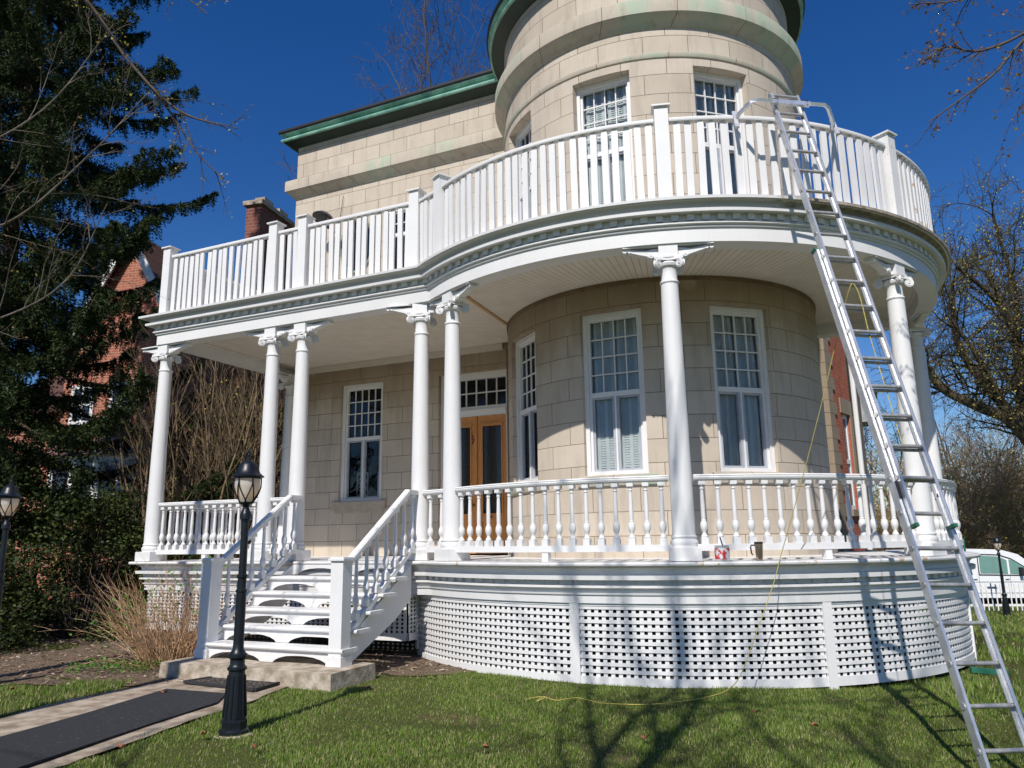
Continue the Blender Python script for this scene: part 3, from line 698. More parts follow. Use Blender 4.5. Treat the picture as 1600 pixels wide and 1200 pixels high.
# ---------------------------------------------------------------- lower balustrade
mbb = MB()
bp_ = [(.036, .085), (.040, .10), (.030, .115), (.022, .13), (.020, .145), (.030, .165), (.040, .195), (.043, .225), (.038, .26), (.026, .285), (.030, .292), (.024, .30), (.0265, .33), (.026, .45), (.022, .60), (.0195, .655), (.027, .662), (.027, .672), (.020, .68), (.024, .70), (.036, .712)]
mbb.box(-.040, -.040, .0, .040, .040, .085); mbb.lathe(bp_, 12); mbb.box(-.038, -.038, .712, .038, .038, .76)
bal0 = mbb.build('baluster', M_white, None, smooth=True); bal_used = [False]
def put_baluster(parent, p, a, sc_=1.0):
    o = bal0 if not bal_used[0] else bal0.copy()
    if bal_used[0]: col.objects.link(o)
    bal_used[0] = True; o.parent = parent; o.location = p; o.rotation_euler = (0, 0, a); o.scale = (1, 1, sc_); return o
def rail_prof(): return [(-.055, 2.275), (-.045, 2.262), (-.03, 2.258), (.03, 2.258), (.045, 2.262), (.055, 2.275), (.06, 2.295), (.045, 2.305), (.055, 2.315), (.045, 2.328), (0, 2.334), (-.045, 2.328), (-.055, 2.315), (-.045, 2.305), (-.06, 2.295)]
def balustrade(path, pts, label=None):
    mb = MB(); sweep(mb, path, rail_prof())
    o = mb.build('balustrade', M_white, house, smooth=True); mb = MB(); sweep(mb, path, [(-.05, 1.465), (.05, 1.465), (.05, 1.54), (-.05, 1.54)]); mb.build('bottom_rail', M_patch, o)
    for (x, y, a) in pts: put_baluster(o, (x, y, 1.532), a, .955)
    if len(pts) > 8:
        m = pts[len(pts)//2]; mb = MB(); mb.box(-.04, -.04, 0, .04, .04, .112); mb.build('rail_foot', M_white, o, loc=(m[0], m[1], 1.354), rz=m[2])
    return o
def lin(x0, y0, x1, y1, n=1):
    L = math.hypot(x1-x0, y1-y0); nx, ny = (y1-y0)/L, -(x1-x0)/L
    return lambda d: [(x0+nx*d, y0+ny*d), (x1+nx*d, y1+ny*d)]
def linpts(x0, y0, x1, y1, n, a): return [(x0+(x1-x0)*(i+.5)/n, y0+(y1-y0)*(i+.5)/n, a) for i in range(n)]
balustrade(lin(-5.20, 0, -3.0, 0), linpts(-5.20, 0, -3.0, 0, 13, 0))
balustrade(lin(-2.74, 0, -2.38, 0), linpts(-2.74, 0, -2.38, 0, 2, 0))
balustrade(lin(-5.34, 3.2, -5.34, .14), linpts(-5.34, 3.0, -5.34, .14, 16, 0))
p5 = cyl(C5A, RC); balustrade(lin(.12, -.05, p5[0]-.11, p5[1]+.06), linpts(.12, -.05, p5[0]-.11, p5[1]+.06, 2, -.45))
for a0, a1, n in ((C5A, C6A, 17), (C6A, C7A, 17), (C7A, C8A, 17)):
    g = .033
    pth = lambda d, a0=a0, a1=a1: [cyl(a0+g+(a1-a0-2*g)*i/30, RC+d)[:2] for i in range(31)]
    pts = []
    for i in range(n):
        a = a0+g+(a1-a0-2*g)*(i+.5)/n; p = cyl(a, RC); pts.append((p[0], p[1], a))
    balustrade(pth, pts)

# ---------------------------------------------------------------- balcony railing
RR = RC+.16; rz0, rz1 = 5.665, 6.78
def picket(parent, x, y, a, h=1.06, mat=None, rnd=random.Random(5), cut=True):
    key = ('cut' if cut else 'flat', mat.name)
    if key not in PK:
        m = MB(); w_, t = .043, .017
        if cut: m.prism([(-w_, 0), (w_, 0), (w_, h-.05), (w_*.55, h), (-w_*.55, h), (-w_, h-.05)][::-1], -t, t)
        else: m.box(-w_, -t, 0, w_, t, h+.01)
        PK[key] = m.build('picket', mat, None); o = PK[key]
    else:
        o = PK[key].copy(); col.objects.link(o)
    j_ = rnd.uniform(-.014, .014); o.parent = parent; o.location = (x+math.cos(a)*j_, y+math.sin(a)*j_, rz0+rnd.uniform(-.004, .008)); o.rotation_euler = (rnd.uniform(-.012, .012), rnd.uniform(-.012, .012), a+rnd.uniform(-.09, .09))
    return o
PK = {}
def post(parent, x, y, a, mat):
    mb = MB(); mb.box(-.085, -.085, 0, .085, .085, 1.27); mb.box(-.115, -.115, 1.27, .115, .115, 1.292); 
    mb.hexa([(-.105, -.105, 1.292), (.105, -.105, 1.292), (.105, .105, 1.292), (-.105, .105, 1.292), (-.04, -.04, 1.32), (.04, -.04, 1.32), (.04, .04, 1.32), (-.04, .04, 1.32)])
    return mb.build('railing_post', mat, parent, loc=(x, y, rz0-.02), rz=a)
def railing(path, mat, ptsP, cut=True, stuff=False):
    mb = MB(); sweep(mb, path, [(-.045, rz1-.055), (.045, rz1-.055), (.05, rz1-.04), (.05, rz1-.015), (.035, rz1), (-.035, rz1), (-.05, rz1-.015), (-.05, rz1-.04)])
    o = mb.build('balcony_railing', mat, house); mb = MB(); sweep(mb, path, [(-.03, rz0-.02), (.042, rz0-.02), (.042, rz0+.045), (-.03, rz0+.045)]); mb.build('bottom_rail', mat, o)
    if stuff:
        m = MB()
        for (x, y, a) in ptsP:
            c_, s_ = math.cos(a), math.sin(a); w_, t = .034, .019
            q = [(x+c_*i-s_*j, y+s_*i+c_*j, rz0) for i, j in ((-w_, -t), (w_, -t), (w_, t), (-w_, t))]
            m.hexa(q+[(X, Y, rz0+1.06) for X, Y, _ in q])
        m.build('pickets', mat, o, kind='stuff')
    else:
        for (x, y, a) in ptsP: picket(o, x, y, a, mat=mat, cut=cut)
    return o
yo = -.15
posts = [(-5.27, yo, 0, M_white), (-2.80, yo, 0, M_white), (-2.18, yo, 0, M_white), (-.03, yo, 0, M_white)]
for x, y, a, m_ in posts: post(house, x, y, a, m_)
for (xa, xb, n) in ((-5.18, -2.89, 17), (-2.71, -2.27, 3), (-2.09, -.12, 15)):
    railing(lin(xa, yo, xb, yo), M_white, linpts(xa, yo+.0, xb, yo, n, 0))
pa = [R_(-119.5), C6A, R_(-30.5), R_(13.5)]
pj = cyl(pa[0], RR)
railing(lin(.055, yo, pj[0]-.09, pj[1]+.05), M_white, linpts(.055, yo, pj[0]-.09, pj[1]+.05, 4, math.atan2(pj[1]+.05-yo, pj[0]-.09-.055)))
for a, m_ in zip(pa, (M_white, M_white, M_worn, M_worn)):
    p = cyl(a, RR); post(house, p[0], p[1], a+PI/2, m_)
gg = .021
def arcpk(a0, a1, n): return [(*cyl(a0+gg+(a1-a0-2*gg)*(i+.5)/n, RR)[:2], a0+gg+(a1-a0-2*gg)*(i+.5)/n+PI/2) for i in range(n)]
def arcrail(a0, a1): return lambda d: [cyl(a0+gg+(a1-a0-2*gg)*i/36, RR+d)[:2] for i in range(37)]
railing(arcrail(pa[0], pa[1]), M_white, arcpk(pa[0], pa[1], 24))
railing(arcrail(pa[1], pa[2]), M_patch, arcpk(pa[1], pa[2], 21))
railing(arcrail(pa[2], pa[3]), M_worn, arcpk(pa[2], pa[3], 22), stuff=True)
railing(lin(-5.27, 3.2, -5.27, -.05), M_white, linpts(-5.27, 3.2, -5.27, -.05, 21, PI/2), stuff=True)

# ---------------------------------------------------------------- staircase
st = empty('staircase', (0, 0, 0)); st.parent = house
ZP = .185; U0, U1 = -2.1, 0.0
vv = [-.24-.275*k for k in range(7)]; zz = [1.35-.194*k for k in range(7)]
for k in range(1, 6):
    mb = MB(); vf = vv[k]; zt_ = zz[k]
    mb.box(U0-.02, vf-.26, zt_-.045, U1+.12, vf+.03, zt_); mb.tube([(U0-.02, vf-.26, zt_-.0225), (U1+.12, vf-.26, zt_-.0225)], .0225, 8)
    mb.build('tread', M_patch, st, smooth=True)
for k in range(0, 6):
    vf = vv[k]-.238 if k else -.225; zt_ = zz[k]-.047; zb = zz[k]-.194 + (0.004)
    n = 2; poly = [(U0+.02, zt_), (U0+.02, zb)]; W = U1-U0-.04; hh = zt_-zb
    for j in range(n):
        a = U0+.02+W*j/n; b_ = U0+.02+W*(j+1)/n
        poly += [(a+.10, zb), (a+.13, zb+hh*.20), (a+.20, zb+hh*.40), (a+.31, zb+hh*.56), (a+.46, zb+hh*.64), (b_-.46, zb+hh*.64), (b_-.31, zb+hh*.56), (b_-.20, zb+hh*.40), (b_-.13, zb+hh*.20), (b_-.10, zb)]
    poly += [(U1-.02, zb), (U1-.02, zt_)]
    mb = MB(); mb.prism(poly, vf, vf+.022); mb.build('riser', M_patch, st)
for u in (U0-.0, U1-.03):
    mb = MB(); mb.prism([(-.22, 1.30), (-.22, .84), (-.60, .60), (-1.55, ZP+.005), (-1.88, ZP+.005), (-1.88, ZP+.12)][::-1], u, u+.035, axis='x'); mb.build('stringer', M_white, st)
for u in (U0, U1):
    mb = MB(); mb.box(u-.09, -1.88, ZP, u+.09, -1.70, 1.40); mb.box(u-.11, -1.90, ZP+.002, u+.11, -1.68, ZP+.11); mb.box(u-.115, -1.905, 1.40, u+.115, -1.675, 1.425); mb.box(u-.10, -1.89, 1.425, u+.10, -1.69, 1.44)
    mb.build('newel_post', M_white, st)
    mb = MB(); a = (u, -.33, 2.30); b_ = (u, -1.70, 1.34); mb.bar(a, b_, .10, .05); mb.bar((u, -.33, 2.325), (u, -1.70, 1.365), .075, .03)
    mb.bar((u, -.08, 2.295), (u, -.34, 2.295), .10, .05); mb.bar((u, -.08, 2.32), (u, -.335, 2.32), .075, .03)
    hr = mb.build('handrail', M_white, st)
    mb = MB(); mb.bar((u, -.12, 1.49), (u, -.32, 1.49), .09, .07); mb.bar((u, -.30, 1.47), (u, -1.72, .47), .08, .065); mb.build('foot_rail', M_white, hr)
    for k in range(7):
        v = -.20-.215*k if k else -.22
        zt_ = 2.275 if v > -.33 else 2.275-(-.33-v)*.70
        zb = 1.52 if v > -.30 else 1.51-(-.30-v)*.704
        o = put_baluster(hr, (u, v, zb), 0, (zt_-zb)/.76)

# ================================================================== separate things at the house
g_ = lambda x, y: float(ground_z(np.float64(x), np.float64(y)))
TH = R_(-24.6); UU = Vector((math.cos(TH), math.sin(TH), 0)); VV = Vector((-math.sin(TH), math.cos(TH), 0)); OO = Vector((-1.351, 11.164, 0))
def loc2w(u, v, z=0): return OO+UU*u+VV*v+Vector((0, 0, z))
# concrete pad
mb = MB(); mb.hexa([(-2.35, -2.32, -.15), (.30, -2.32, -.15), (.30, -1.45, -.15), (-2.35, -1.45, -.15), (-2.33, -2.30, ZP), (.28, -2.30, ZP), (.28, -1.45, ZP), (-2.33, -1.45, ZP)])
o = mb.build('concrete_step', M_concrete, None, label='cracked low concrete slab under the foot of the white staircase', cat='step'); o.location = OO; o.rotation_euler = (0, 0, TH)
# satellite dish
dsh = empty('satellite_dish', loc2w(-4.22, WV-.03, 8.42), TH, label='small dark dish on the upper stone wall, showing above the balcony rail', cat='dish')
mb = MB(); mb.lathe([(.001, 0), (.10, .02), (.2, .08), (.26, .16), (.265, .17), (.19, .10), (.09, .04), (.001, .03)], 24); o = mb.build('dish', simple('dark grey metal', (.045, .045, .055), .5), dsh, smooth=True); o.location = (0, -.35, .20); o.rotation_euler = (R_(155), R_(12), 0)
mb = MB(); mb.tube([(0, 0, -.1), (0, -.2, -.1), (0, -.34, .15)], .02, 8); mb.tube([(0, -.34, .15), (0, -.55, -.1)], .01, 6); mb.build('mount_arm', M_alu_d, dsh)
mb = MB(); mb.tube([(0, -.01, -.08), (.10, -.012, .3), (.16, -.012, .75)], .006, 4); mb.build('cable', M_black, dsh)
# paint can
def wp(aw, r): return (TC[0]+r*math.cos(aw), TC[1]+r*math.sin(aw))
aC = R_(-93.3+24.6); q = wp(aC, 4.41); q = loc2w(q[0], q[1], 1.356)
can = empty('paint_can', q, 0.3, label='open paint can with red and white label and a brush, on the porch edge', cat='paint can')
mb = MB(); mb.lathe([(.078, 0), (.08, .004), (.08, .155), (.084, .16), (.084, .168), (.070, .168), (.070, .15), (.001, .148)], 24); mb.build('can_body', M_alu, can, smooth=True)
mb = MB(); mb.lathe([(.0815, .02), (.0815, .14)], 24); mb.f = mb.f[:-2]; mb.uv = mb.uv[:-2]
lm, nt, b = newmat('paint can label'); v = coord(nt); n = noise(nt, v, 14, 2); r = ramp(nt, n.outputs[0], [(.46, (.55, .03, .04)), (.54, (.7, .7, .68))]); nt.links.new(r.outputs[0], b.inputs[0]); mb.build('can_label', lm, can)
mb = MB(); mb.tube([(.03, 0, .10), (-.03, -.02, .26)], [.010, .006], 8); mb.build('brush_handle', M_black, can)
mb = MB(); mb.tube([(.084*math.cos(a), .084*math.sin(a)*.98, .15-.10*math.sin(a/1.0) if False else .13-.07*abs(math.sin(a))) for a in [PI*k/12 for k in range(13)]], .003, 5); mb.build('bail_wire', M_alu_d, can)
# travel mug
q = wp(R_(-88+24.6), 4.42); q = loc2w(q[0], q[1], 1.356)
mug = empty('travel_mug', q, 0, label='tall brushed steel travel mug with black lid and handle standing on the porch edge', cat='mug')
mb = MB(); mb.lathe([(.034, 0), (.036, .01), (.046, .17), (.046, .178), (.001, .178)], 24); mb.build('mug_body', simple('brown steel', (.42, .34, .27), .25, .9, var=.05), mug, smooth=True)
mb = MB(); mb.lathe([(.047, .178), (.048, .198), (.040, .202), (.001, .202)], 24); mb.build('mug_lid', M_black, mug, smooth=True)
mb = MB(); mb.tube([(-.043, 0, .165), (-.085, 0, .165), (-.092, 0, .14), (-.085, 0, .075), (-.070, 0, .06)], .008, 8); mb.build('handle', M_black, mug, smooth=True)

# ================================================================== ladder
C0 = Vector((0, 0, 1.6)); s = 1.037
P0 = Vector((3.54, 7.485, 4.39)); dd = Vector((.045, -.316, -.948)).normalized(); wv = Vector((-.344, -.052, .008))
PM = C0+(P0+wv/2-C0)*s; RX = (-wv).normalized(); up_l = -dd
RY = RX.cross(up_l).normalized()   # away from/toward
if RY.y > 0: RY = -RY              # outward, toward the climber (camera side)
SP = .305*s
ladder = empty('extension_ladder', (0, 0, 0), label='long aluminium extension ladder leaning on the balcony railing, standing on the lawn', cat='ladder')
foot_t = (-.21-PM.z)/dd.z
def LP(t, x, y=0.0): return PM+dd*t+RX*x+RY*y    # t down from rung 0
def rail(mb, t0, t1, x, y, wd=.075):
    a = LP(t0, x, y); b_ = LP(t1, x, y); sgn = 1 if x > 0 else -1
    mb.bar(a, b_, .006, wd, upv=RY)
    for q in (-1, 1):
        mb.bar(a+RY*q*(wd/2-.004)-RX*sgn*.012, b_+RY*q*(wd/2-.004)-RX*sgn*.012, .03, .008, upv=RY)
def ladder_section(name, t0, t1, hw, y, k0, k1, off=0.0):
    mb = MB(); rail(mb, t0, t1, -hw, y)
    base = mb.build('side_rail', M_alu, ladder)
    mb = MB(); rail(mb, t0, t1, hw, y); mb.build('side_rail', M_alu, ladder)
    for k in range(k0, k1):
        t = k*SP+off; mb = MB(); mb.tube([LP(t, -hw, y), LP(t, hw, y)], .0185, 10); 
        mb.box(0, 0, 0, 0, 0, 0) if False else None
        for q in (-1, 1): mb.tube([LP(t, q*(hw+.002), y), LP(t, q*(hw+.010), y)], .024, 10)
        mb.build('rung', M_alu_d, ladder, smooth=True)
t_top = (6.90-PM.z)/dd.z
ladder_section('fly', t_top, 9.4*SP, .182, .025, int(t_top/SP)+0, 9)
ladder_section('base', -.35*SP, foot_t, .222, -.030, 8, int(foot_t/SP)+1, off=.0)
for k in range(0, 8):
    mb = MB(); t = k*SP+.012; mb.tube([LP(t, -.222, -.030), LP(t, .222, -.030)], .0165, 8); mb.build('rung', M_alu_d, ladder, smooth=True)
for x in (-.222, .222):
    mb = MB(); mb.bar(LP(-.35*SP-.03, x, -.035), LP(-.35*SP, x, -.035), .035, .08, upv=RY); mb.build('end_cap', M_green_pl, ladder)
    mb = MB(); mb.bar(LP(9.4*SP, x*.82, .045), LP(9.4*SP+.03, x*.82, .045), .035, .08, upv=RY); mb.build('end_cap', M_green_pl, ladder)
    mb = MB(); f = LP(foot_t-.02, x, -.035); mb.bar(f, f+Vector((0, .0, -.05)), .05, .10); mb.build('ladder_foot', M_black, ladder)
    mb = MB(); mb.bar(LP(8.1*SP, x*.9, .0), LP(8.6*SP, x*.9, .0), .02, .05, upv=RY); mb.bar(LP(8.35*SP, x*.9, .0), LP(8.6*SP, x*.75, -.02), .02, .02, upv=RY); mb.build('rung_lock', M_black, ladder)
# stabiliser at the top
mb = MB(); ts = (6.66-PM.z)/dd.z; c = LP(ts, 0, .10); H_ = Vector((0, 0, 1)); inn = Vector((.15, .95, 0)).normalized(); sd_ = Vector((RX.x, RX.y, 0)).normalized()
pts = [c-sd_*.66+inn*.42+H_*-.03, c-sd_*.62+inn*.30+H_*.02, c-sd_*.50+inn*.06+H_*.04, c-sd_*.44+H_*.04, c+sd_*.44+H_*.04, c+sd_*.50+inn*.06+H_*.04, c+sd_*.62+inn*.30+H_*.02, c+sd_*.66+inn*.42-H_*.03]
mb.tube(pts, .026, 4); mb.tube([c-sd_*.24+H_*.03, c+sd_*.24+H_*.03], .036, 4)
sb = mb.build('stabilizer_bar', M_alu, ladder)
for q in (-1, 1):
    e = c+sd_*(.66*q)+inn*.42-H_*.03; mb = MB(); mb.bar(e+inn*-.16+H_*-.16, e+inn*.05+H_*.17, .045, .03); mb.build('stabilizer_pad', M_alu, sb)
    for z in (.0, .06): 
        mb = MB(); k = c+sd_*.19*q; mb.tube([k+RY*.05+H_*(z-.02), k-RY*.06+H_*(z+.07)], .006, 5); mb.build('clamp_bolt', M_black, sb)
# rope
def bez(pts, n=12):
    out = []; P = [Vector(p) for p in pts]; P = [P[0]*2-P[1]]+P+[P[-1]*2-P[-2]]
    for i in range(1, len(P)-2):
        for k in range(n):
            t = k/n; a, b_, c_, d_ = P[i-1], P[i], P[i+1], P[i+2]
            out.append(.5*((2*b_)+(c_-a)*t+(2*a-5*b_+4*c_-d_)*t*t+(3*b_-a-3*c_+d_)*t**3))
    out.append(P[-2]); return out
r0 = LP(1.2*SP, .10, .10); r1 = LP(1.55*SP, -.02, .13)
ed = Vector((2.93, 8.66, 1.385)); lp = LP(1.25*SP, .0, .02)
mb = MB(); pts = bez([LP(7.0*SP, .02, -.02), LP(4.6*SP, .06, -.03), LP(3.0*SP, .06, .0), LP(1.7*SP, .06, .05), LP(1.2*SP, .03, .06), LP(1.35*SP, -.02, .04), lp.lerp(ed, .12), lp.lerp(ed, .35)-Vector((0, 0, .05)), lp.lerp(ed, .6)-Vector((0, 0, .06)), lp.lerp(ed, .85)-Vector((0, 0, .03)), ed, (2.80, 8.58, 1.1), (2.55, 8.50, .6), (2.34, 8.44, .2), (2.18, 8.38, .07), (2.0, 8.22, .05), (1.75, 8.02, .05), (1.3, 7.85, .045), (.85, 7.93, .045), (.62, 8.2, .045), (.40, 8.10, .045), (.28, 8.2, .06), (.20, 8.05, .05), (.28, 8.1, .07), (.22, 8.25, .05), (.10, 8.15, .05)])
mb.tube(pts, .0046, 5); mb.build('yellow_rope', M_rope, None, smooth=True, label='thin yellow rope looped over a ladder rung and trailing across the lawn', cat='rope')

# ================================================================== lamps
def make_lamp(label):
    L = empty('lamp_post', (0, 0, 0), label=label, cat='lamp post', group='black lantern lamp posts')
    mb = MB(); 
    mb.lathe([(.13, 0), (.13, .03), (.112, .045), (.108, .07), (.115, .10), (.112, .12), (.098, .13)], 8)
    mb.lathe([(.096, .13), (.084, .30), (.072, .47), (.068, .52)], 16)
    for k in range(12):
        a = 2*PI*k/12; mb.tube([(.099*math.cos(a), .099*math.sin(a), .14), (.073*math.cos(a), .073*math.sin(a), .48)], .008, 5)
    mb.lathe([(.075, .52), (.083, .53), (.083, .545), (.070, .555), (.062, .57), (.062, .61), (.070, .62), (.080, .63), (.080, .655), (.066, .665), (.060, .68)], 20)
    mb.build('post_base', M_lamp, L, smooth=True)
    mb = MB(); mb.lathe([(.060, .68), (.048, .70), (.045, .75), (.044, 1.18), (.050, 1.185), (.050, 1.20), (.038, 1.21), (.038, 1.30), (.048, 1.31), (.048, 1.33), (.034, 1.34), (.032, 1.80)], 16); mb.build('post_shaft', M_lamp, L, smooth=True)
    mb = MB(); mb.lathe([(.038, 1.80), (.038, 1.815), (.050, 1.82), (.050, 1.86), (.044, 1.88), (.030, 1.91), (.026, 1.935), (.034, 1.95), (.054, 1.955), (.066, 1.968), (.066, 1.975)], 20)
    mb.build('lantern_cup', M_lamp, L, smooth=True)
    def gr(z): return .056+.060*math.sin(PI*.5*min(1, (z-1.965)/.17))+(.003 if z > 2.1 else 0)
    zs = [1.965+.225*k/12 for k in range(13)]
    mb = MB(); mb.lathe([(gr(z)-.008, z) for z in zs], 24)
    gm, nt, b = newmat('frosted lamp glass'); b.inputs['Base Color'].default_value = (.62, .60, .56, 1); b.inputs['Roughness'].default_value = .35
    v = coord(nt); n = noise(nt, v, 5, 2); nt.links.new(ramp(nt, n.outputs[0], [(.3, (.66, .66, .64)), (.7, (.78, .77, .75))]).outputs[0], b.inputs['Base Color'])
    tl = nt.nodes.new('ShaderNodeBsdfTranslucent'); tl.inputs[0].default_value = (.80, .76, .70, 1); mxs = nt.nodes.new('ShaderNodeMixShader'); mxs.inputs[0].default_value = .5
    nt.links.new(b.outputs[0], mxs.inputs[1]); nt.links.new(tl.outputs[0], mxs.inputs[2]); nt.links.new(mxs.outputs[0], nt.nodes['Material Output'].inputs[0])
    mb.build('lantern_glass', gm, L, smooth=True)
    em, nt, b = newmat('warm lamp bulb'); b.inputs['Emission Color'].default_value = (1, .62, .28, 1); b.inputs['Emission Strength'].default_value = 3.2
    mb = MB(); mb.lathe([(.001, 2.05), (.02, 2.06), (.028, 2.09), (.02, 2.12), (.001, 2.13)], 12); mb.build('bulb', em, L, smooth=True)
    mb = MB(); n = 6
    for k in range(n):
        a0 = 2*PI*k/n+.2
        for s_ in (-1, 1):
            pts = []
            for i in range(9):
                t = i/8; z = 2.19-.222*t; a = a0+s_*(PI/n)*1.25*(t**2.2); r = gr(z)+.002; pts.append((r*math.cos(a), r*math.sin(a), z))
            mb.tube(pts, .0060, 5)
    mb.lathe([(.118, 2.185), (.124, 2.19), (.124, 2.20), (.118, 2.205)], 24); mb.build('lantern_cage', M_lamp, L, smooth=True)
    mb = MB(); mb.lathe([(.09, 2.198), (.145, 2.200), (.147, 2.208), (.130, 2.220), (.108, 2.240), (.095, 2.275), (.083, 2.31), (.065, 2.335), (.038, 2.352), (.024, 2.36), (.024, 2.38), (.014, 2.39), (.018, 2.405), (.009, 2.42), (.014, 2.432), (.004, 2.47), (.001, 2.475)], 24)
    mb.build('lantern_roof', M_lamp, L, smooth=True)
    return L
lamp = make_lamp('tall black lantern post on the lawn edge in front of the white staircase')
lamp.location = (-2.44, 7.06, g_(-2.44, 7.06)+.01)
l2 = copy_tree(lamp); l2['label'] = 'black lantern post at the left edge of the picture, in front of the dark hedge'; l2.location = (-6.27, 9.6, .02)
l3 = copy_tree(lamp); l3['label'] = 'small distant lantern post before the white van at the far right'; l3.location = (14.85, 24.1, g_(14.85, 24.1)-.02)
mb = MB(); mb.lathe([(.17, 0), (.165, .02), (.14, .03)], 7, (0, 0, 0)); o = mb.build('lamp_footing', M_concrete, None, label='rough concrete footing under the front lantern post', cat='footing'); o.location = (-2.44, 7.06, g_(-2.44, 7.06)-.015)

# ================================================================== ground
def ground():
    xs = np.unique(np.concatenate([np.linspace(-300, -20, 15), np.linspace(-20, 22, 140), np.linspace(22, 300, 15)]))
    ys = np.unique(np.concatenate([np.linspace(-120, -4, 12), np.linspace(-4, 36, 130), np.linspace(36, 420, 16)]))
    X, Y = np.meshgrid(xs, ys); Z = ground_z(X, Y); V = np.stack([X, Y, Z], -1).reshape(-1, 3)
    nx, ny = len(xs), len(ys); i, j = np.meshgrid(np.arange(nx-1), np.arange(ny-1)); a = (j*nx+i).ravel()
    F = np.stack([a, a+1, a+nx+1, a+nx], 1); return V, F
m, nt, b = newmat('lawn soil'); v = coord(nt)
n1 = noise(nt, v, .9, 6, .6); n2 = noise(nt, v, 9, 6, .7); n3 = noise(nt, v, 60, 4, .7)
soil = ramp(nt, n3.outputs[0], [(.3, (.065, .045, .025)), (.55, (.14, .10, .055)), (.72, (.28, .22, .14))])
grs = ramp(nt, n3.outputs[0], [(.38, (.035, .045, .015)), (.5, (.075, .095, .022)), (.62, (.17, .165, .055))])
c = mixc(nt, ramp(nt, n1.outputs[0], [(.58, (0, 0, 0)), (.68, (1, 1, 1))]).outputs[0], grs.outputs[0], soil.outputs[0])
c = mixc(nt, ramp(nt, n2.outputs[0], [(.60, (0, 0, 0)), (.70, (.8,)*3)]).outputs[0], c, soil.outputs[0])
nt.links.new(c, b.inputs['Base Color']); b.inputs['Roughness'].default_value = .95; b.inputs['Specular IOR Level'].default_value = .1; bump(nt, b, n3.outputs[0], .8, .03)
V, F = ground(); np_mesh('ground', V, F, m, kind='structure')
def sheet(name, poly, z, mat, sub=1, kind='structure', th=0.0, **kw):
    mb = MB(); mb.prism(poly, z-th if th else z-.05, z, 'z'); return mb.build(name, mat, None, kind=kind, **kw)
m, nt, b = newmat('dirt bed'); v = coord(nt); n3 = noise(nt, v, 35, 6, .75); n1 = noise(nt, v, 3, 4)
c = ramp(nt, n3.outputs[0], [(.32, (.06, .038, .024)), (.50, (.16, .105, .065)), (.66, (.36, .28, .19))]); nt.links.new(c.outputs[0], b.inputs['Base Color']); b.inputs['Roughness'].default_value = 1; bump(nt, b, n3.outputs[0], 1.0, .04)
M_dirt = m
dirt_poly = [(-14, 9.9), (-5.2, 9.55), (-3.9, 9.5), (-2.9, 10.3), (-1.1, 9.9), (-.4, 10.2), (0.2, 9.75), (1.0, 11.8), (-5, 15), (-13, 19), (-18, 16)]
def rough_poly(poly, amp, seed, step=.14):
    rr = random.Random(seed); out = []
    for (x1, y1), (x2, y2) in zip(poly, poly[1:]+poly[:1]):
        n = max(1, int(math.hypot(x2-x1, y2-y1)/step)); n = min(n, 60)
        for i in range(n): out.append((x1+(x2-x1)*i/n+rr.uniform(-amp, amp), y1+(y2-y1)*i/n+rr.uniform(-amp, amp)))
    return out
def poly_sheet(name, poly, dz, mat, amp=.05, **kw):
    poly = rough_poly(poly, amp, 4); mb = MB(); mb.add([(x, y, g_(x, y)+dz) for x, y in poly], [tuple(range(len(poly)))]); return mb.build(name, mat, None, **kw)
poly_sheet('dirt_bed', dirt_poly, .012, M_dirt, amp=.07, kind='structure')
path_poly = [(-2.55, 9.75), (-2.60, 9.2), (-2.72, 8.5), (-2.98, 7.6), (-3.15, 6.8), (-3.4, 6.0), (-3.7, 4.6), (-5.6, 4.6), (-5.2, 6.2), (-4.95, 7.6), (-4.75, 8.6), (-4.35, 9.5), (-3.9, 10.3)]
M_path = simple('worn concrete walk', (.42, .35, .27), .95, scale=5.5, c2=(.20, .15, .10), bmp=.8, bscale=30)
poly_sheet('path', path_poly, .024, M_path, amp=.022, kind='structure')
# mats
def matmat(name, c1, c2, kind=0):
    m, nt, b = newmat(name); v = coord(nt)
    if kind:
        vo_ = nt.nodes.new('ShaderNodeTexVoronoi'); vo_.feature = 'DISTANCE_TO_EDGE'; vo_.inputs['Scale'].default_value = 15; nt.links.new(v, vo_.inputs[0])
        r = ramp(nt, vo_.outputs[0], [(.10, c1), (.16, c2)]); bump(nt, b, vo_.outputs[0], 1.0, .03)
    else:
        n = noise(nt, v, 120, 3, .8); n0 = noise(nt, v, 25, 3, .8); r0 = ramp(nt, n.outputs[0], [(.3, c2), (.7, c1)])
        nt.links.new(mixc(nt, ramp(nt, n0.outputs[0], [(.63, (0, 0, 0)), (.70, (.7,)*3)]).outputs[0], r0.outputs[0], (.22, .18, .13)), b.inputs['Base Color']); bump(nt, b, n.outputs[0], .6, .01)
    if kind: nt.links.new(r.outputs[0], b.inputs['Base Color'])
    b.inputs['Roughness'].default_value = .95; b.inputs['Specular IOR Level'].default_value = .12; return m
mm = matmat('charcoal runner', (.048, .050, .054), (.026, .027, .030))
mb = MB(); mb.prism([(-3.88, 9.00), (-3.10, 8.68), (-3.02, 8.20), (-3.27, 7.30), (-3.54, 6.2), (-3.85, 5.0), (-4.75, 5.2), (-4.50, 6.4), (-4.28, 7.1), (-4.12, 7.75)][::-1], .036, .052, 'z'); mb.build('runner_mat', mm, None, label='long charcoal runner mat lying on the concrete walk', cat='mat')
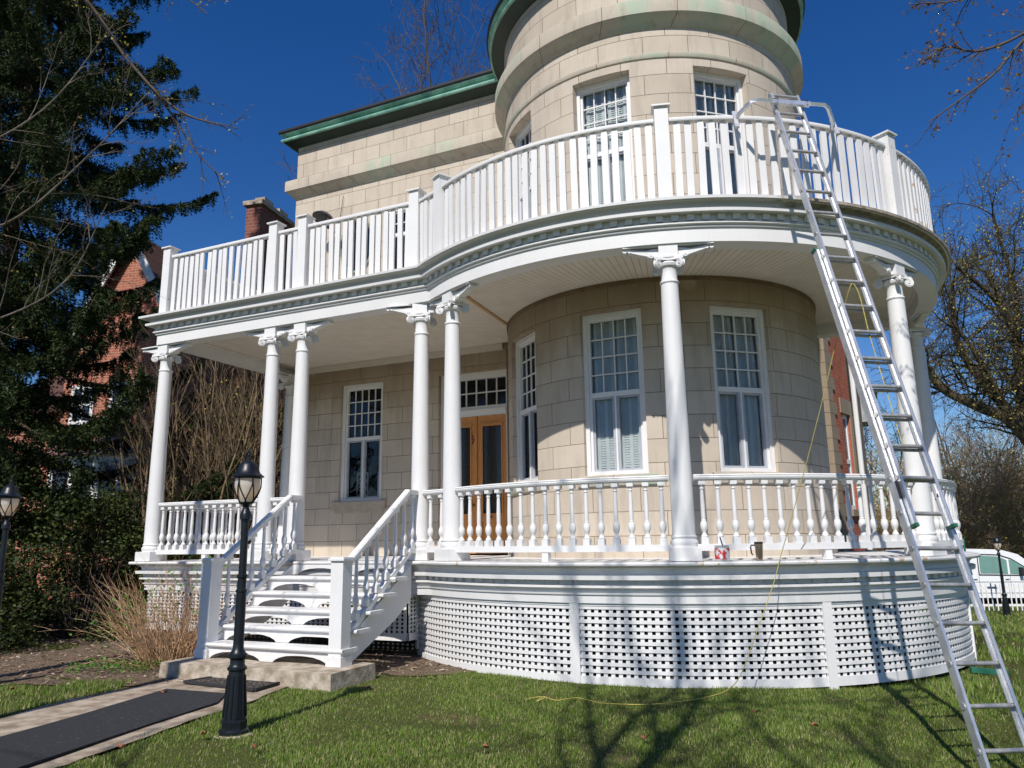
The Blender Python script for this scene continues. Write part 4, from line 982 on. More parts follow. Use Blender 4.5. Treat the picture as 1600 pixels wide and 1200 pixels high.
mb = MB(); dm = [(-3.86, 9.42), (-3.42, 9.98), (-2.62, 9.50), (-2.86, 8.86)]; mb.prism(dm[::-1], .036, .058, 'z'); o = mb.build('door_mat', matmat('black rubber mat', (.035, .033, .032), (.12, .10, .085), 1), None, label='black openwork rubber doormat in front of the concrete slab', cat='doormat')
mb = MB()
for a, b_ in zip(dm, dm[1:]+dm[:1]): mb.bar((a[0], a[1], .052), (b_[0], b_[1], .052), .04, .028)
mb.build('mat_border', simple('black rubber', (.028, .027, .027), .8), o)
# splash gutter at right
mb = MB(); 
for k in range(6):
    pass
mb.bar((5.62, 10.0, -.03), (5.98, 9.84, -.05), .15, .05); mb.build('downspout_trough', M_green_pl, None, label='flat green plastic drain trough on the ground by the right end of the lattice', cat='drain')
# grass blades
def inpoly(x, y, poly):
    c = np.zeros(len(x), bool); n = len(poly)
    for i in range(n):
        x1, y1 = poly[i]; x2, y2 = poly[(i+1) % n]
        k = ((y1 > y) != (y2 > y)); c ^= k & (x < (x2-x1)*(y-y1)/(y2-y1+1e-12)+x1)
    return c
def vnoise(x, y, f, seed):
    r = np.random.RandomState(seed); g = r.rand(64, 64); X = x*f; Y = y*f; i = np.floor(X).astype(int); j = np.floor(Y).astype(int); u = X-i; w = Y-j; u = u*u*(3-2*u); w = w*w*(3-2*w)
    a = g[i % 64, j % 64]; b_ = g[(i+1) % 64, j % 64]; c_ = g[i % 64, (j+1) % 64]; d_ = g[(i+1) % 64, (j+1) % 64]
    return (a*(1-u)+b_*u)*(1-w)+(c_*(1-u)+d_*u)*w
# bark mulch and litter on the bed
rs = np.random.RandomState(77); n = 9000; x = rs.uniform(-13, 1.2, n); y = rs.uniform(9.3, 15, n); k = inpoly(x+rs.normal(size=n)*.15, y+rs.normal(size=n)*.15, dirt_poly); x, y = x[k], y[k]; n = len(x)
P = np.stack([x, y, ground_z(x, y)+.03], 1); a = rs.uniform(0, 2*PI, n); L_ = rs.uniform(.008, .035, n); W_ = rs.uniform(.004, .014, n); t_ = rs.uniform(-.4, .4, n)
d1 = np.stack([np.cos(a)*L_, np.sin(a)*L_, t_*L_], 1); d2 = np.stack([-np.sin(a)*W_, np.cos(a)*W_, rs.uniform(0, .5, n)*W_], 1)
V = np.stack([P-d1-d2, P+d1-d2, P+d1+d2, P-d1+d2], 1).reshape(-1, 3)
np_mesh('mulch', V, np.arange(4*n).reshape(-1, 4), leafmat('mulch chips', [(.10, .06, .035), (.20, .13, .08), (.38, .30, .22), (.13, .085, .05), (.5, .44, .36)], trans=0), kind='stuff', label='bark chips and dead leaf litter on the bare soil beside the steps', cat='mulch')
def grass(name, n, box, hmin, hmax, seed, wscale=1.0, label=None, keepf=None):
    r = np.random.RandomState(seed); x = r.uniform(box[0], box[1], n); y = r.uniform(box[2], box[3], n)
    U_ = np.array([UU.x, UU.y]); V_ = np.array([VV.x, VV.y]); P = np.stack([x-OO.x, y-OO.y], 1); u = P@U_; v = P@V_
    jx = (vnoise(x+50, y+50, 2.3, 8)-.5); jy = (vnoise(x+50, y+50, 2.3, 9)-.5); k = ~inpoly(x+jx*.3, y+jy*.25, path_poly) & ~(inpoly(x+jx*1.1, y+jy*1.1, dirt_poly) & (r.rand(n) > .04))
    k &= ~(((u-TC[0])**2+(v-TC[1])**2 < (RC-.02)**2)) & ~((u > -5.4) & (u < 3) & (v > -.05)) & ~((u > -2.4) & (u < .33) & (v > -2.33) & (v < 0))
    nz = .6*vnoise(x+50, y+50, .8, 3)+.4*vnoise(x+50, y+50, 3.1, 4); k &= r.rand(n) < np.clip((nz-.33)*4.5, .22, 1)
    if keepf is not None: k &= keepf(x, y)
    x, y, nz = x[k], y[k], nz[k]; n = len(x); z = ground_z(x, y)
    h = r.uniform(hmin, hmax, n)*(.55+.7*nz); a = r.uniform(0, 2*PI, n); w = (.0032+.003*r.rand(n))*wscale; l = r.uniform(.15, .9, n)*h; b2 = a+r.uniform(1, 2, n)
    p0 = np.stack([x-np.cos(a)*w, y-np.sin(a)*w, z-.004], 1); p1 = np.stack([x+np.cos(a)*w, y+np.sin(a)*w, z-.004], 1); p2 = np.stack([x+np.cos(b2)*l, y+np.sin(b2)*l, z+h], 1)
    V = np.stack([p0, p1, p2], 1).reshape(-1, 3); F = np.arange(3*n).reshape(-1, 3)
    return np_mesh(name, V, F, M_grass, label=label, cat='grass', kind='stuff')
grass('lawn_grass', 300000, (-3.6, 5.6, 4.9, 10.2), .014, .042, 1, label='short green lawn grass in front of the porch lattice')
grass('right_lawn_grass', 150000, (4.5, 22, 5.5, 27), .04, .10, 2, 2.6, label='green lawn to the right of the porch, running down to the white fence', keepf=lambda x, y: (x > y*.42))
grass('left_lawn_grass', 75000, (-9.5, -4.6, 5.6, 9.75), .03, .07, 7, 1.3, label='patchy lawn left of the walk')
# fallen leaves
rng = random.Random(3)
spots = [(-3.10, 6.46, 'brown dead leaf at the near right edge of the runner mat'), (-2.03, 6.40, 'reddish leaf on the lawn near the bottom edge, right of the lamp'), (-.24, 6.31, 'brown leaf on the grass low in the middle of the lawn'), (1.02, 6.55, 'tan leaf on the shaded lawn left of the pair of leaves'), (2.55, 7.0, 'small brown leaf on the lawn, nearest to the ladder'), (2.15, 7.35, 'reddish leaf farther up the lawn below the lattice'), (-3.80, 8.75, 'tan leaf between the runner mat and the doormat'), (-3.02, 9.75, 'curled brown leaf on the doormat, touching the slab'), (-4.75, 7.2, 'brown leaf left of the walk'), (-5.6, 9.0, 'pale leaf on the soil near the dry bush'), (-2.62, 6.85, 'pine cone shaped brown lump at the foot of the lamp')]
for i, (x, y, lab) in enumerate(spots):
    mb = MB(); n = 9; s_ = .030; q = []
    for k in range(n):
        a = 2*PI*k/n; r = s_*(1+.35*math.cos(2*a)+rng.uniform(-.15, .15)); q.append((r*math.cos(a), r*.7*math.sin(a), .012*math.cos(2*a+1)+.018+rng.uniform(0, .01)))
    vs = q+[(0, 0, .006)]; mb.add(vs, [(k, (k+1) % n, n) for k in range(n)]); vs2 = [(x_, y_, z_+.003) for x_, y_, z_ in vs]; mb.add(vs2, [((k+1) % n, k, n) for k in range(n)])
    mb.build('fallen_leaf', M_leafbrown, None, loc=(x, y, g_(x, y)+.045), rz=rng.uniform(0, 6), label=lab, cat='leaf', group='fallen leaves on the ground')

# ================================================================== trees
class TM:
    """collects many thin tubes (k sides) as numpy; plus leaf triangles"""
    def __init__(s): s.V = []; s.F = []; s.n = 0; s.L = []
    def tube(s, pts, rads, k=3):
        pts = np.asarray(pts, float); m = len(pts); t = np.gradient(pts, axis=0); t /= (np.linalg.norm(t, axis=1, keepdims=True)+1e-9)
        ref = np.array([0.3, 0.2, 1.0]) if abs(t[0][2]) < .9 else np.array([1.0, .1, 0]); u = np.cross(t, ref); u /= (np.linalg.norm(u, axis=1, keepdims=True)+1e-9); w = np.cross(t, u)
        a = np.arange(k)*2*PI/k; r = np.asarray(rads)[:, None, None]
        ring = pts[:, None, :]+r*(np.cos(a)[None, :, None]*u[:, None, :]+np.sin(a)[None, :, None]*w[:, None, :])
        s.V.append(ring.reshape(-1, 3)); i = np.repeat(np.arange(m-1), k); j = np.tile(np.arange(k), m-1); j2 = (j+1) % k
        s.F.append(np.stack([i*k+j, i*k+j2, (i+1)*k+j2, (i+1)*k+j], 1)+s.n); s.n += m*k
    def leaf(s, p, size, rs, dirn=None):
        s.L.append((p, size, dirn))
    def build(s, name, mat, parent=None, **kw):
        return np_mesh(name, np.concatenate(s.V), np.concatenate(s.F), mat, parent, **kw)
    def leaves(s, name, mat, parent, rs, asp=1.9):
        P = np.array([l[0] for l in s.L]); S = np.array([l[1] for l in s.L]); n = len(P)
        d = rs.normal(size=(n, 3)); d[:, 2] = np.abs(d[:, 2])*.5; d /= np.linalg.norm(d, axis=1, keepdims=True); e = np.cross(d, rs.normal(size=(n, 3))); e /= np.linalg.norm(e, axis=1, keepdims=True)
        S = S[:, None]; V = np.stack([P, P+d*S*.5*asp*.5+e*S*.35, P+d*S*asp*.5, P+d*S*.5*asp*.5-e*S*.35], 1).reshape(-1, 3); F = np.arange(4*n).reshape(-1, 4)
        return np_mesh(name, V, F, mat, parent)
def grow(tm, rs, p, d, L, r, lvl, cfg):
    seg = cfg['seg'][lvl] if lvl < len(cfg['seg']) else 3
    pts = [p]; rad = [r]; d = d/np.linalg.norm(d); st_ = L/seg; dirs = [d]
    for i in range(seg):
        d = d+rs.normal(size=3)*cfg['wob']+np.array([0, 0, cfg['trop'][min(lvl, len(cfg['trop'])-1)]])
        d /= np.linalg.norm(d); p = p+d*st_; pts.append(p); rad.append(r*(1-(i+1)/seg*cfg['taper'])); dirs.append(d)
    tm.tube(pts, rad, 8 if r > .06 else (5 if r > .02 else 3))
    if lvl >= cfg['max']:
        if cfg.get('leaf') and rs.rand() < cfg['leafp']:
            for k in range(cfg.get('lc', 2)):
                q = pts[rs.randint(1, len(pts))]; tm.leaf(q+rs.normal(size=3)*.02, cfg['leaf']*rs.uniform(.6, 1.4), rs)
        return
    nch = cfg['n'][lvl]
    for c in range(nch):
        t = (c+rs.uniform(.2, .9))/nch*(1-cfg['bare'][lvl])+cfg['bare'][lvl]; f = t*seg; i = min(int(f), seg-1); q = pts[i]+(pts[i+1]-pts[i])*(f-i); dd_ = dirs[i]
        ax = rs.normal(size=3); ax -= dd_*(ax@dd_); ax /= np.linalg.norm(ax); an = rs.uniform(*cfg['ang'])
        nd = dd_*math.cos(an)+ax*math.sin(an); rr = rad[i]*cfg['rr']*rs.uniform(.7, 1.0)
        grow(tm, rs, q, nd, L*cfg['lr']*rs.uniform(.6, 1.1)*(1.15-.5*t), max(rr, cfg['rmin']), lvl+1, cfg)
def tree(name, base, d, L, r, seed, cfg, bark, label, cat='tree', leafm=None, group=None, extra=None, crown_name='crown'):
    rs = np.random.RandomState(seed); root = empty(name, base, label=label, cat=cat, group=group); tm = TM(); 
    grow(tm, rs, np.zeros(3), np.array(d, float), L, r, 0, cfg)
    if extra: extra(tm, rs)
    # first tube = trunk; rest = branches
    kT = 0 if extra and r == 0 else 1
    t = TM(); t.V = tm.V[:1]; t.F = tm.F[:1]; t.build('trunk', bark, root)
    t = TM(); off = len(tm.V[0]); t.V = tm.V[1:]; t.F = [f-off for f in tm.F[1:]]
    if t.V: t.build('branches', bark if 'twigmat' not in cfg else cfg['twigmat'], root)
    if tm.L and leafm: tm.leaves('leaves', leafm, root, rs)
    return root
bare = dict(seg=[10, 8, 6, 5, 4], wob=.10, trop=[.02, .05, .04, .02, 0], taper=.75, max=4, n=[9, 7, 6, 5], bare=[.30, .2, .15, .1], ang=(.45, .95), rr=.55, lr=.55, rmin=.006)
# maple behind the roof
cfg = dict(bare, max=4, n=[12, 9, 6, 3], trop=[.02, .10, .08, .05, .02], wob=.09, twigmat=M_twig_d, leaf=.07, leafp=.2, lc=1, bare=[.35, .15, .1, .1], rmin=.013)
for (x, y, h, sd_n, lab) in ((-1.3, 30, 21, 11, 'bare maple crown rising behind the roof beside the tower'), (-4.6, 31, 16.5, 23, 'thin bare tree behind the roof, left of the taller one')):
    tree('bare_tree', (x, y, 0), (0, 0, 1), h, .26, sd_n, cfg, M_bark, lab, leafm=M_bud_r)
# big budding tree at right
cfgR = dict(seg=[8, 9, 7, 5, 4, 3], wob=.13, trop=[.02, .015, .03, .02, .0, 0], taper=.70, max=4, n=[8, 9, 8, 5], bare=[.25, .12, .1, .1], ang=(.5, 1.1), rr=.55, lr=.60, rmin=.012, leaf=.080, leafp=.75, lc=2, twigmat=M_bark_moss)
rootR = empty('budding_tree', (21.6, 29.0, -.75), label='large mossy tree with spreading dark limbs and yellow green buds right of the porch', cat='tree')
tm = TM(); rs = np.random.RandomState(41)
trunk = [(0, 0, 0), (-.15, .1, 1.5), (-.5, .2, 3.2), (-1.1, .4, 4.9), (-1.7, .5, 6.3)]
tm.tube(bez(trunk, 4), np.linspace(.52, .36, 17), 10)
limbs = [([(-1.1, .4, 4.9), (-2.3, .3, 6.6), (-3.6, .2, 7.2), (-4.9, .3, 8.0), (-5.4, .5, 9.3)], .30), ([(-1.7, .5, 6.3), (-1.5, .6, 8.2), (-1.4, .8, 10.4), (-2.0, 1.0, 13.0)], .32), ([(-1.4, .5, 6.0), (-2.5, .9, 7.8), (-3.4, 1.3, 10.0), (-3.2, 1.5, 12.6)], .24), ([(-1.5, .6, 8.2), (-.6, .2, 10.0), (.3, 0, 12.0), (.6, 0, 15.2)], .22),
         ([(-1.4, .8, 10.4), (-2.6, 0, 11.6), (-4.2, -.6, 12.6)], .15), ([(-1.7, .5, 6.3), (-.4, 1.2, 8.3), (1.2, 1.6, 9.6)], .22), ([(-2.3, .3, 6.6), (-3.6, -.5, 8.6), (-4.9, -.8, 10.6)], .15), ([(-1.45, .7, 9.4), (-.6, 1.5, 12), (-.8, 1.9, 15.8)], .16)]
for pts, r in limbs:
    B = np.array([tuple(q) for q in bez(pts, 4)]); tm.tube(B, np.linspace(r, r*.35, len(B)), 8)
    for k in range(2, len(B)):
        for c in range(2):
            ax = rs.normal(size=3); ax[2] = abs(ax[2])*.6+.1; ax /= np.linalg.norm(ax); t_ = k/len(B)
            grow(tm, rs, B[k], ax, rs.uniform(1.8, 3.4), .05*(1.2-.6*t_), 2, cfgR)
t = TM(); t.V = tm.V[:1]; t.F = tm.F[:1]; t.build('trunk', M_bark_moss, rootR)
t = TM(); off = len(tm.V[0]); t.V = tm.V[1:]; t.F = [f-off for f in tm.F[1:]]; t.build('branches', M_bark_moss, rootR); tm.leaves('leaf_buds', M_bud, rootR, rs)
# thicket behind the van
cfgB = dict(seg=[4, 4, 3, 3], wob=.16, trop=[.0, .0, 0, 0], taper=.7, max=3, n=[7, 7, 5], bare=[.05, .1, .1], ang=(.35, .9), rr=.6, lr=.62, rmin=.010, leaf=.10, leafp=.55, lc=1, twigmat=M_tan)
def shrub(name, base, nst, h, spread, seed, cfg, bark, leafm, label, group=None, cat='shrub', rad=.02, lean=(0, 0)):
    root = empty(name, base, label=label, cat=cat, group=group); tm = TM(); rs = np.random.RandomState(seed)
    for k in range(nst):
        a = rs.uniform(0, 2*PI); q = rs.rand()**.5*spread; p = np.array([math.cos(a)*q*.45, math.sin(a)*q*.45, 0]); d = np.array([math.cos(a)*q*.45/h*1.3+lean[0], math.sin(a)*q*.45/h*1.3+lean[1], 1.0])
        grow(tm, rs, p, d, h*rs.uniform(.6, 1.05), rad*rs.uniform(.6, 1.2), 0, cfg)
    tm.build('stems', bark, root)
    if tm.L and leafm: tm.leaves('leaves', leafm, root, rs)
    return root
for i, (x, y, h, lab) in enumerate(((19.5, 36, 5.4, 'dense brown budding shrub behind the small lantern post'), (22.3, 37, 6.0, 'dense brown budding shrub at the right edge above the van'), (17.8, 39, 5.0, 'brown shrub seen between the porch and the lantern post'), (25.5, 39, 6.6, 'tall brown shrub at the far right edge'))):
    shrub('thicket_shrub', (x, y, -.9), 24, h, 2.6, 60+i, dict(cfgB, trop=[-.02, -.03, -.02, 0]), M_tan, M_bud, lab, group='thicket beyond the van', rad=.045)
M_far = leafmat('far twigs', [(.10, .075, .05), (.13, .10, .05), (.09, .085, .06)], trans=0)
# far wood reading as one mass
rs = np.random.RandomState(9); tmf = TM()
for k in range(42):
    x = rs.uniform(14, 52); y = rs.uniform(46, 62)
    grow(tmf, rs, np.array([x, y, -1.]), np.array([0, 0, 1.]), rs.uniform(7, 11), .14, 1, dict(bare, n=[0, 9, 6, 4], max=4, rmin=.02, seg=[3, 6, 4, 3, 2], leaf=.2, leafp=.3))
o = tmf.build('far_woods', M_bark, label='hazy belt of bare trees behind the thicket', cat='woods', kind='stuff')
# multi-stem shrubs left of the porch
cfgL = dict(seg=[8, 5, 4], wob=.07, trop=[.02, .06, .04], taper=.75, max=2, n=[7, 5], bare=[.22, .1], ang=(.3, .7), rr=.45, lr=.42, rmin=.006, leaf=.055, leafp=.35, lc=1)
for i, (x, y, lab) in enumerate(((-7.3, 16.9, 'tall many stemmed shrub just left of the leftmost porch column'), (-6.4, 17.2, 'tall many stemmed shrub seen between the first and second porch columns'), (-5.7, 18.3, 'tall many stemmed shrub seen behind the second porch column'), (-8.0, 18.6, 'tall many stemmed shrub behind the others, farthest left'))):
    shrub('lilac_shrub', (x, y, 0), 20, 6.0, 1.5, 80+i, cfgL, M_stem, M_bud, lab, group='tall shrubs beside the porch', rad=.048)
# dry bush by the stair
cfgD = dict(seg=[5, 3], wob=.17, trop=[-.02, .0], taper=.8, max=1, n=[3], bare=[.35], ang=(.2, .6), rr=.6, lr=.35, rmin=.0025)
db = empty('dry_bush', (-4.72, 10.95, .02), label='dry straw coloured stem clump with fresh green leaves left of the staircase', cat='bush')
tm = TM(); rs = np.random.RandomState(5)
for k in range(330):
    a = rs.uniform(0, 2*PI); q = rs.rand()**.5; p = np.array([math.cos(a)*q*.35, math.sin(a)*q*.28, 0]); tl = q*.55; d = np.array([math.cos(a)*tl-.12, math.sin(a)*tl, 1.0])
    if rs.rand() < .12: d[2] = .25
    grow(tm, rs, p, d, rs.uniform(.55, 1.5), rs.uniform(.0035, .0075), 0, cfgD)
tm.build('stems', M_straw, db); tm.L = []
for k in range(420):
    c = [np.array([-.45, 0, .75]), np.array([.25, .1, 1.05]), np.array([-.15, -.2, .9]), np.array([.45, -.1, .75]), np.array([-.7, -.2, .45])][rs.randint(5)]
    tm.leaf(c+rs.normal(size=3)*np.array([.22, .2, .16]), .045*rs.uniform(.6, 1.4), rs)
for k in range(500): tm.leaf(np.array([rs.uniform(-1.1, .1), rs.uniform(-.7, .1), rs.uniform(.0, .10)]), .04, rs)
tm.leaves('leaves', M_fresh, db, rs)

# spruce
def spruce(base, H, R0, seed, label, nb=150, zlo=1.2):
    root = empty('spruce_tree', base, label=label, cat='tree'); rs = np.random.RandomState(seed); tm = TM()
    tz = np.linspace(0, H, 14); tm.tube(np.stack([.05*np.sin(tz), .04*np.cos(tz), tz], 1), np.linspace(.26, .02, 14), 10); tm.build('trunk', M_bark, root)
    br = TM(); P = []; D = []; S = []
    for b_ in range(nb):
        f = (b_//7*7+rs.rand()*1.6)/nb; z = zlo+(H-zlo)*f; a = b_*2.39996+rs.normal()*.25; L = (R0*(1-f)**.75+.25)*rs.uniform(.70, 1.15); n = 12
        t = np.linspace(0, 1, n); zz_ = z+L*(-.10*np.sin(t*PI)-.28*t+.30*t**3)*(1-.3*f); x = np.cos(a)*t*L; y = np.sin(a)*t*L; B = np.stack([x, y, zz_], 1); B[:, :2] += rs.normal(size=(n, 2))*.03
        br.tube(B, np.linspace(.035*(1-f)+.012, .006, n), 4)
        side = np.array([-math.sin(a), math.cos(a), 0])
        m = int(26*L)
        for k in range(m):
            s_ = rs.rand()**.8; i = min(int(s_*(n-1)), n-2); p = B[i]+(B[i+1]-B[i])*(s_*(n-1)-i)
            # side twig
            sw = rs.choice([-1, 1]); ln = (.62*(1-s_)+.22)*rs.uniform(.5, 1.2)*min(1, L/2+.3); fd = np.array([math.cos(a), math.sin(a), 0])
            dv = side*sw*rs.uniform(.5, 1)+fd*rs.uniform(.3, .9)+np.array([0, 0, rs.uniform(-.15, .12)])
            dv /= np.linalg.norm(dv); hang = rs.uniform(.0, .8)
            q = p.copy(); nn_ = 7
            for j in range(nn_):
                t2 = j/nn_; q = q+dv*ln/nn_+np.array([0, 0, -hang*ln/nn_*t2*1.4]); P.append(q.copy()); D.append(dv+np.array([0, 0, -hang*t2])); S.append(.075*rs.uniform(.7, 1.3))
                if rs.rand() < .45:
                    hq = q.copy(); hl = rs.uniform(.05, .28)
                    for h_ in range(3): hq = hq+np.array([rs.normal()*.01, rs.normal()*.01, -hl/3]); P.append(hq.copy()); D.append(np.array([rs.normal()*.3, rs.normal()*.3, -1])); S.append(.05)
    br.build('branches', M_bark, root)
    P = np.array(P); D = np.array(D); S = np.array(S); D /= np.linalg.norm(D, axis=1, keepdims=True)
    # each sample: 4 needle blades as thin quads around the twig
    Vs = []
    for k in range(4):
        r_ = rs.normal(size=P.shape); e = np.cross(D, r_); e /= np.linalg.norm(e, axis=1, keepdims=True); f_ = D*.75+e*.85
        f_ /= np.linalg.norm(f_, axis=1, keepdims=True); w_ = np.cross(f_, r_); w_ /= np.linalg.norm(w_, axis=1, keepdims=True); ln = S[:, None]*1.35
        Vs.append(np.stack([P-w_*.015, P+w_*.015, P+f_*ln], 1))
    V = np.concatenate(Vs).reshape(-1, 3); F = np.arange(len(V)).reshape(-1, 3); np_mesh('needles', V, F, M_spruce, root)
    return root
spruce((-11.8, 17.0, 0), 25.0, 5.2, 7, 'tall dark spruce with drooping boughs at the left', nb=230, zlo=2.8)

# hedge masses: leafy shrubs at lower left
def leafy(base, rx, ry, h, n, seed, label, mat=M_yew, size=.07, group='evergreen shrubs at the left', name='evergreen_shrub', holes=.5):
    root = empty(name, base, label=label, cat='shrub', group=group); rs = np.random.RandomState(seed); tm = TM(); tm.L = []
    cl = []
    for k in range(46):
        a = rs.uniform(0, 2*PI); q = rs.rand()**.5; z = rs.rand()**1.15; c = np.array([math.cos(a)*q*rx*(1-.35*z), math.sin(a)*q*ry*(1-.35*z), z*h*.92+.1]); cl.append(c)
        tm.tube(np.stack([np.array([c[0]*.15, c[1]*.15, 0]), c*np.array([.5, .5, .5]), c]), [.018, .012, .004], 4)
    tm.build('stems', M_twig_d, root)
    for k in range(n):
        c = cl[rs.randint(len(cl))]; d = rs.normal(size=3); d /= np.linalg.norm(d); r = rs.uniform(.35, 1.0)*min(rx, h)*.33; tm.leaf(c+d*r*np.array([1, 1, .75]), size*rs.uniform(.6, 1.5), rs)
    tm.leaves('leaves', mat, root, rs); return root
leafy((-7.9, 14.4, 0), 1.4, 1.1, 2.7, 14000, 1, 'dark evergreen shrub nearest the porch corner', size=.06)
leafy((-9.9, 13.6, 0), 1.6, 1.2, 2.9, 16000, 2, 'dark evergreen shrub under the middle of the spruce', size=.06)
leafy((-8.7, 12.6, 0), 1.5, .9, 1.5, 12000, 3, 'low dark evergreen shrub in front of the others', size=.055)
leafy((-11.6, 13.2, 0), 1.7, 1.3, 3.1, 16000, 4, 'dark evergreen shrub at the left edge', size=.06)
leafy((-10.6, 12.0, 0), 1.4, .8, 1.3, 10000, 7, 'low dark evergreen shrub behind the left lantern post', size=.055)
leafy((-7.2, 16.2, 0), 1.0, .9, 2.0, 8000, 5, 'small dark evergreen shrub behind the dry bush', size=.06)
leafy((-10.4, 16.6, 0), 2.3, 1.2, 4.6, 16000, 6, 'taller dark evergreen shrub behind, before the brick bay window', size=.07)
for i, (x, y, lab) in enumerate(((-8.2, 22.0, 'tall dark cedar behind the many stemmed shrubs, left one'), (-6.0, 21.6, 'tall dark cedar behind the many stemmed shrubs, right one'), (-9.6, 22.6, 'tall dark cedar against the brick house'))):
    leafy((x, y, 0), 1.7, 1.2, 6.2, 12000, 20+i, lab, size=.13, name='cedar', group='cedars beside the porch')

# drooping bare branches top left: tree standing left of the picture
cfgT = dict(seg=[9, 7, 5, 4], wob=.07, trop=[.0, -.03, .02, .03], taper=.85, max=2, n=[9, 4], bare=[.2, .2], ang=(.25, .7), rr=.5, lr=.42, rmin=.003, leaf=.030, leafp=.6, lc=3)
def limb_tree(name, base, trunkpts, tr, limbs, seed, label, mat, budm, sub=2, sl=(.6, 1.5), cfg=cfgT):
    root = empty(name, base, label=label, cat='tree'); rs = np.random.RandomState(seed); tm = TM(); b0 = np.array(base)
    B = np.array([tuple(q) for q in bez(trunkpts, 4)])-b0; tm.tube(B, np.linspace(tr, tr*.5, len(B)), 10); tm.build('trunk', M_bark, root)
    tm = TM()
    for pts, r in limbs:
        B = np.array([tuple(q) for q in bez(pts, 6)])-b0; tm.tube(B, np.linspace(r, .005, len(B)), 6)
        for k in range(3, len(B)-1):
            for c in range(sub):
                if rs.rand() < .75:
                    d = B[k+1]-B[k-1]; d /= np.linalg.norm(d); ax = rs.normal(size=3); ax -= d*(ax@d); ax /= np.linalg.norm(ax); nd = d+ax*.8; grow(tm, rs, B[k], nd, rs.uniform(*sl)*(1.2-.8*k/len(B)), .0065, 1, cfg)
    tm.build('branches', mat, root); lb = tm.leaves('leaf_buds', budm, root, rs, asp=1.4); lb['kind'] = 'stuff'; return root
tb = (-7.6, 7.6, 0)
limb_tree('drooping_tree', tb, [(-7.6, 7.6, 0), (-7.5, 7.6, 3), (-7.3, 7.5, 6), (-7.1, 7.4, 9)], .17,
  [([(-7.4, 7.5, 4.4), (-6.2, 7.3, 4.6), (-5.0, 7.1, 4.75), (-4.2, 7.0, 5.4), (-3.65, 7.0, 6.1)], .018), ([(-7.4, 7.5, 3.6), (-6.0, 7.3, 3.6), (-4.9, 7.2, 3.85), (-4.3, 7.1, 4.2), (-3.95, 7.0, 4.9)], .014), ([(-7.35, 7.5, 5.2), (-6.1, 7.6, 5.7), (-5.1, 7.6, 6.3), (-4.3, 7.4, 7.2)], .016)],
  5, 'bare tree with thin pale drooping twigs reaching in from the left edge before the spruce', M_twig, M_bud_r, sub=1)
tb = (-5.9, 5.2, 0)
limb_tree('overhanging_tree', tb, [(-5.9, 5.2, 0), (-5.9, 5.2, 3), (-5.8, 5.3, 6), (-5.6, 5.5, 8.5)], .16,
  [([(-5.7, 5.4, 7.0), (-4.9, 6.4, 7.6), (-4.4, 7.0, 7.2), (-3.9, 7.1, 6.5), (-3.35, 7.1, 5.95), (-2.75, 7.1, 5.75)], .035), ([(-3.9, 7.1, 6.5), (-3.5, 7.2, 6.0), (-3.2, 7.2, 5.55), (-2.9, 7.2, 5.25)], .014), ([(-5.7, 5.4, 7.4), (-4.6, 6.6, 8.2), (-3.8, 7.0, 7.6), (-3.1, 7.0, 7.0)], .022)],
  8, 'dark budded branch hanging in from the top left against the sky', M_twig_d, M_bud, sub=1, sl=(.35, .8))
tb = (9.0, 5.4, 0)
limb_tree('overhanging_tree', tb, [(9.0, 5.4, 0), (8.9, 5.5, 3), (8.8, 5.6, 6), (8.6, 5.8, 9)], .2,
  [([(8.7, 5.7, 5.6), (7.0, 6.6, 6.9), (5.6, 7.0, 6.75), (4.9, 7.0, 6.15), (4.2, 7.0, 5.65)], .030), ([(8.7, 5.7, 6.8), (7.0, 6.6, 7.6), (5.5, 7.0, 6.75), (4.85, 7.0, 6.45), (4.5, 7.0, 6.5), (4.25, 7.0, 6.35)], .022), ([(8.7, 5.7, 7.8), (6.8, 6.8, 8.0), (5.2, 7.0, 7.3), (4.75, 7.0, 7.05), (4.2, 7.0, 7.0)], .018), ([(5.6, 7.0, 6.75), (5.4, 7.0, 6.3), (5.2, 7.0, 5.6), (5.3, 7.0, 5.3)], .010)],
  13, 'branch with red and yellow buds hanging in from the top right', M_twig_d, M_bud_r, sub=2, sl=(.25, .75), cfg=dict(cfgT, leaf=.042))
# trees behind the photographer, whose shadows fall on the lawn and porch
cfgS = dict(bare, max=2, n=[11, 7, 6], trop=[.02, .05, .03, 0], bare=[.36, .2, .15], rmin=.022, rr=.6)
tree('shade_tree', (-2.3, -1.6, 0), (0.03, 0, 1), 12.5, .17, 3, cfgS, M_bark, 'bare tree behind the viewpoint, left of the walk')
tree('shade_tree', (-.6, -4.8, 0), (0.0, 0, 1), 13.5, .17, 8, cfgS, M_bark, 'bare tree behind the viewpoint, on the right')

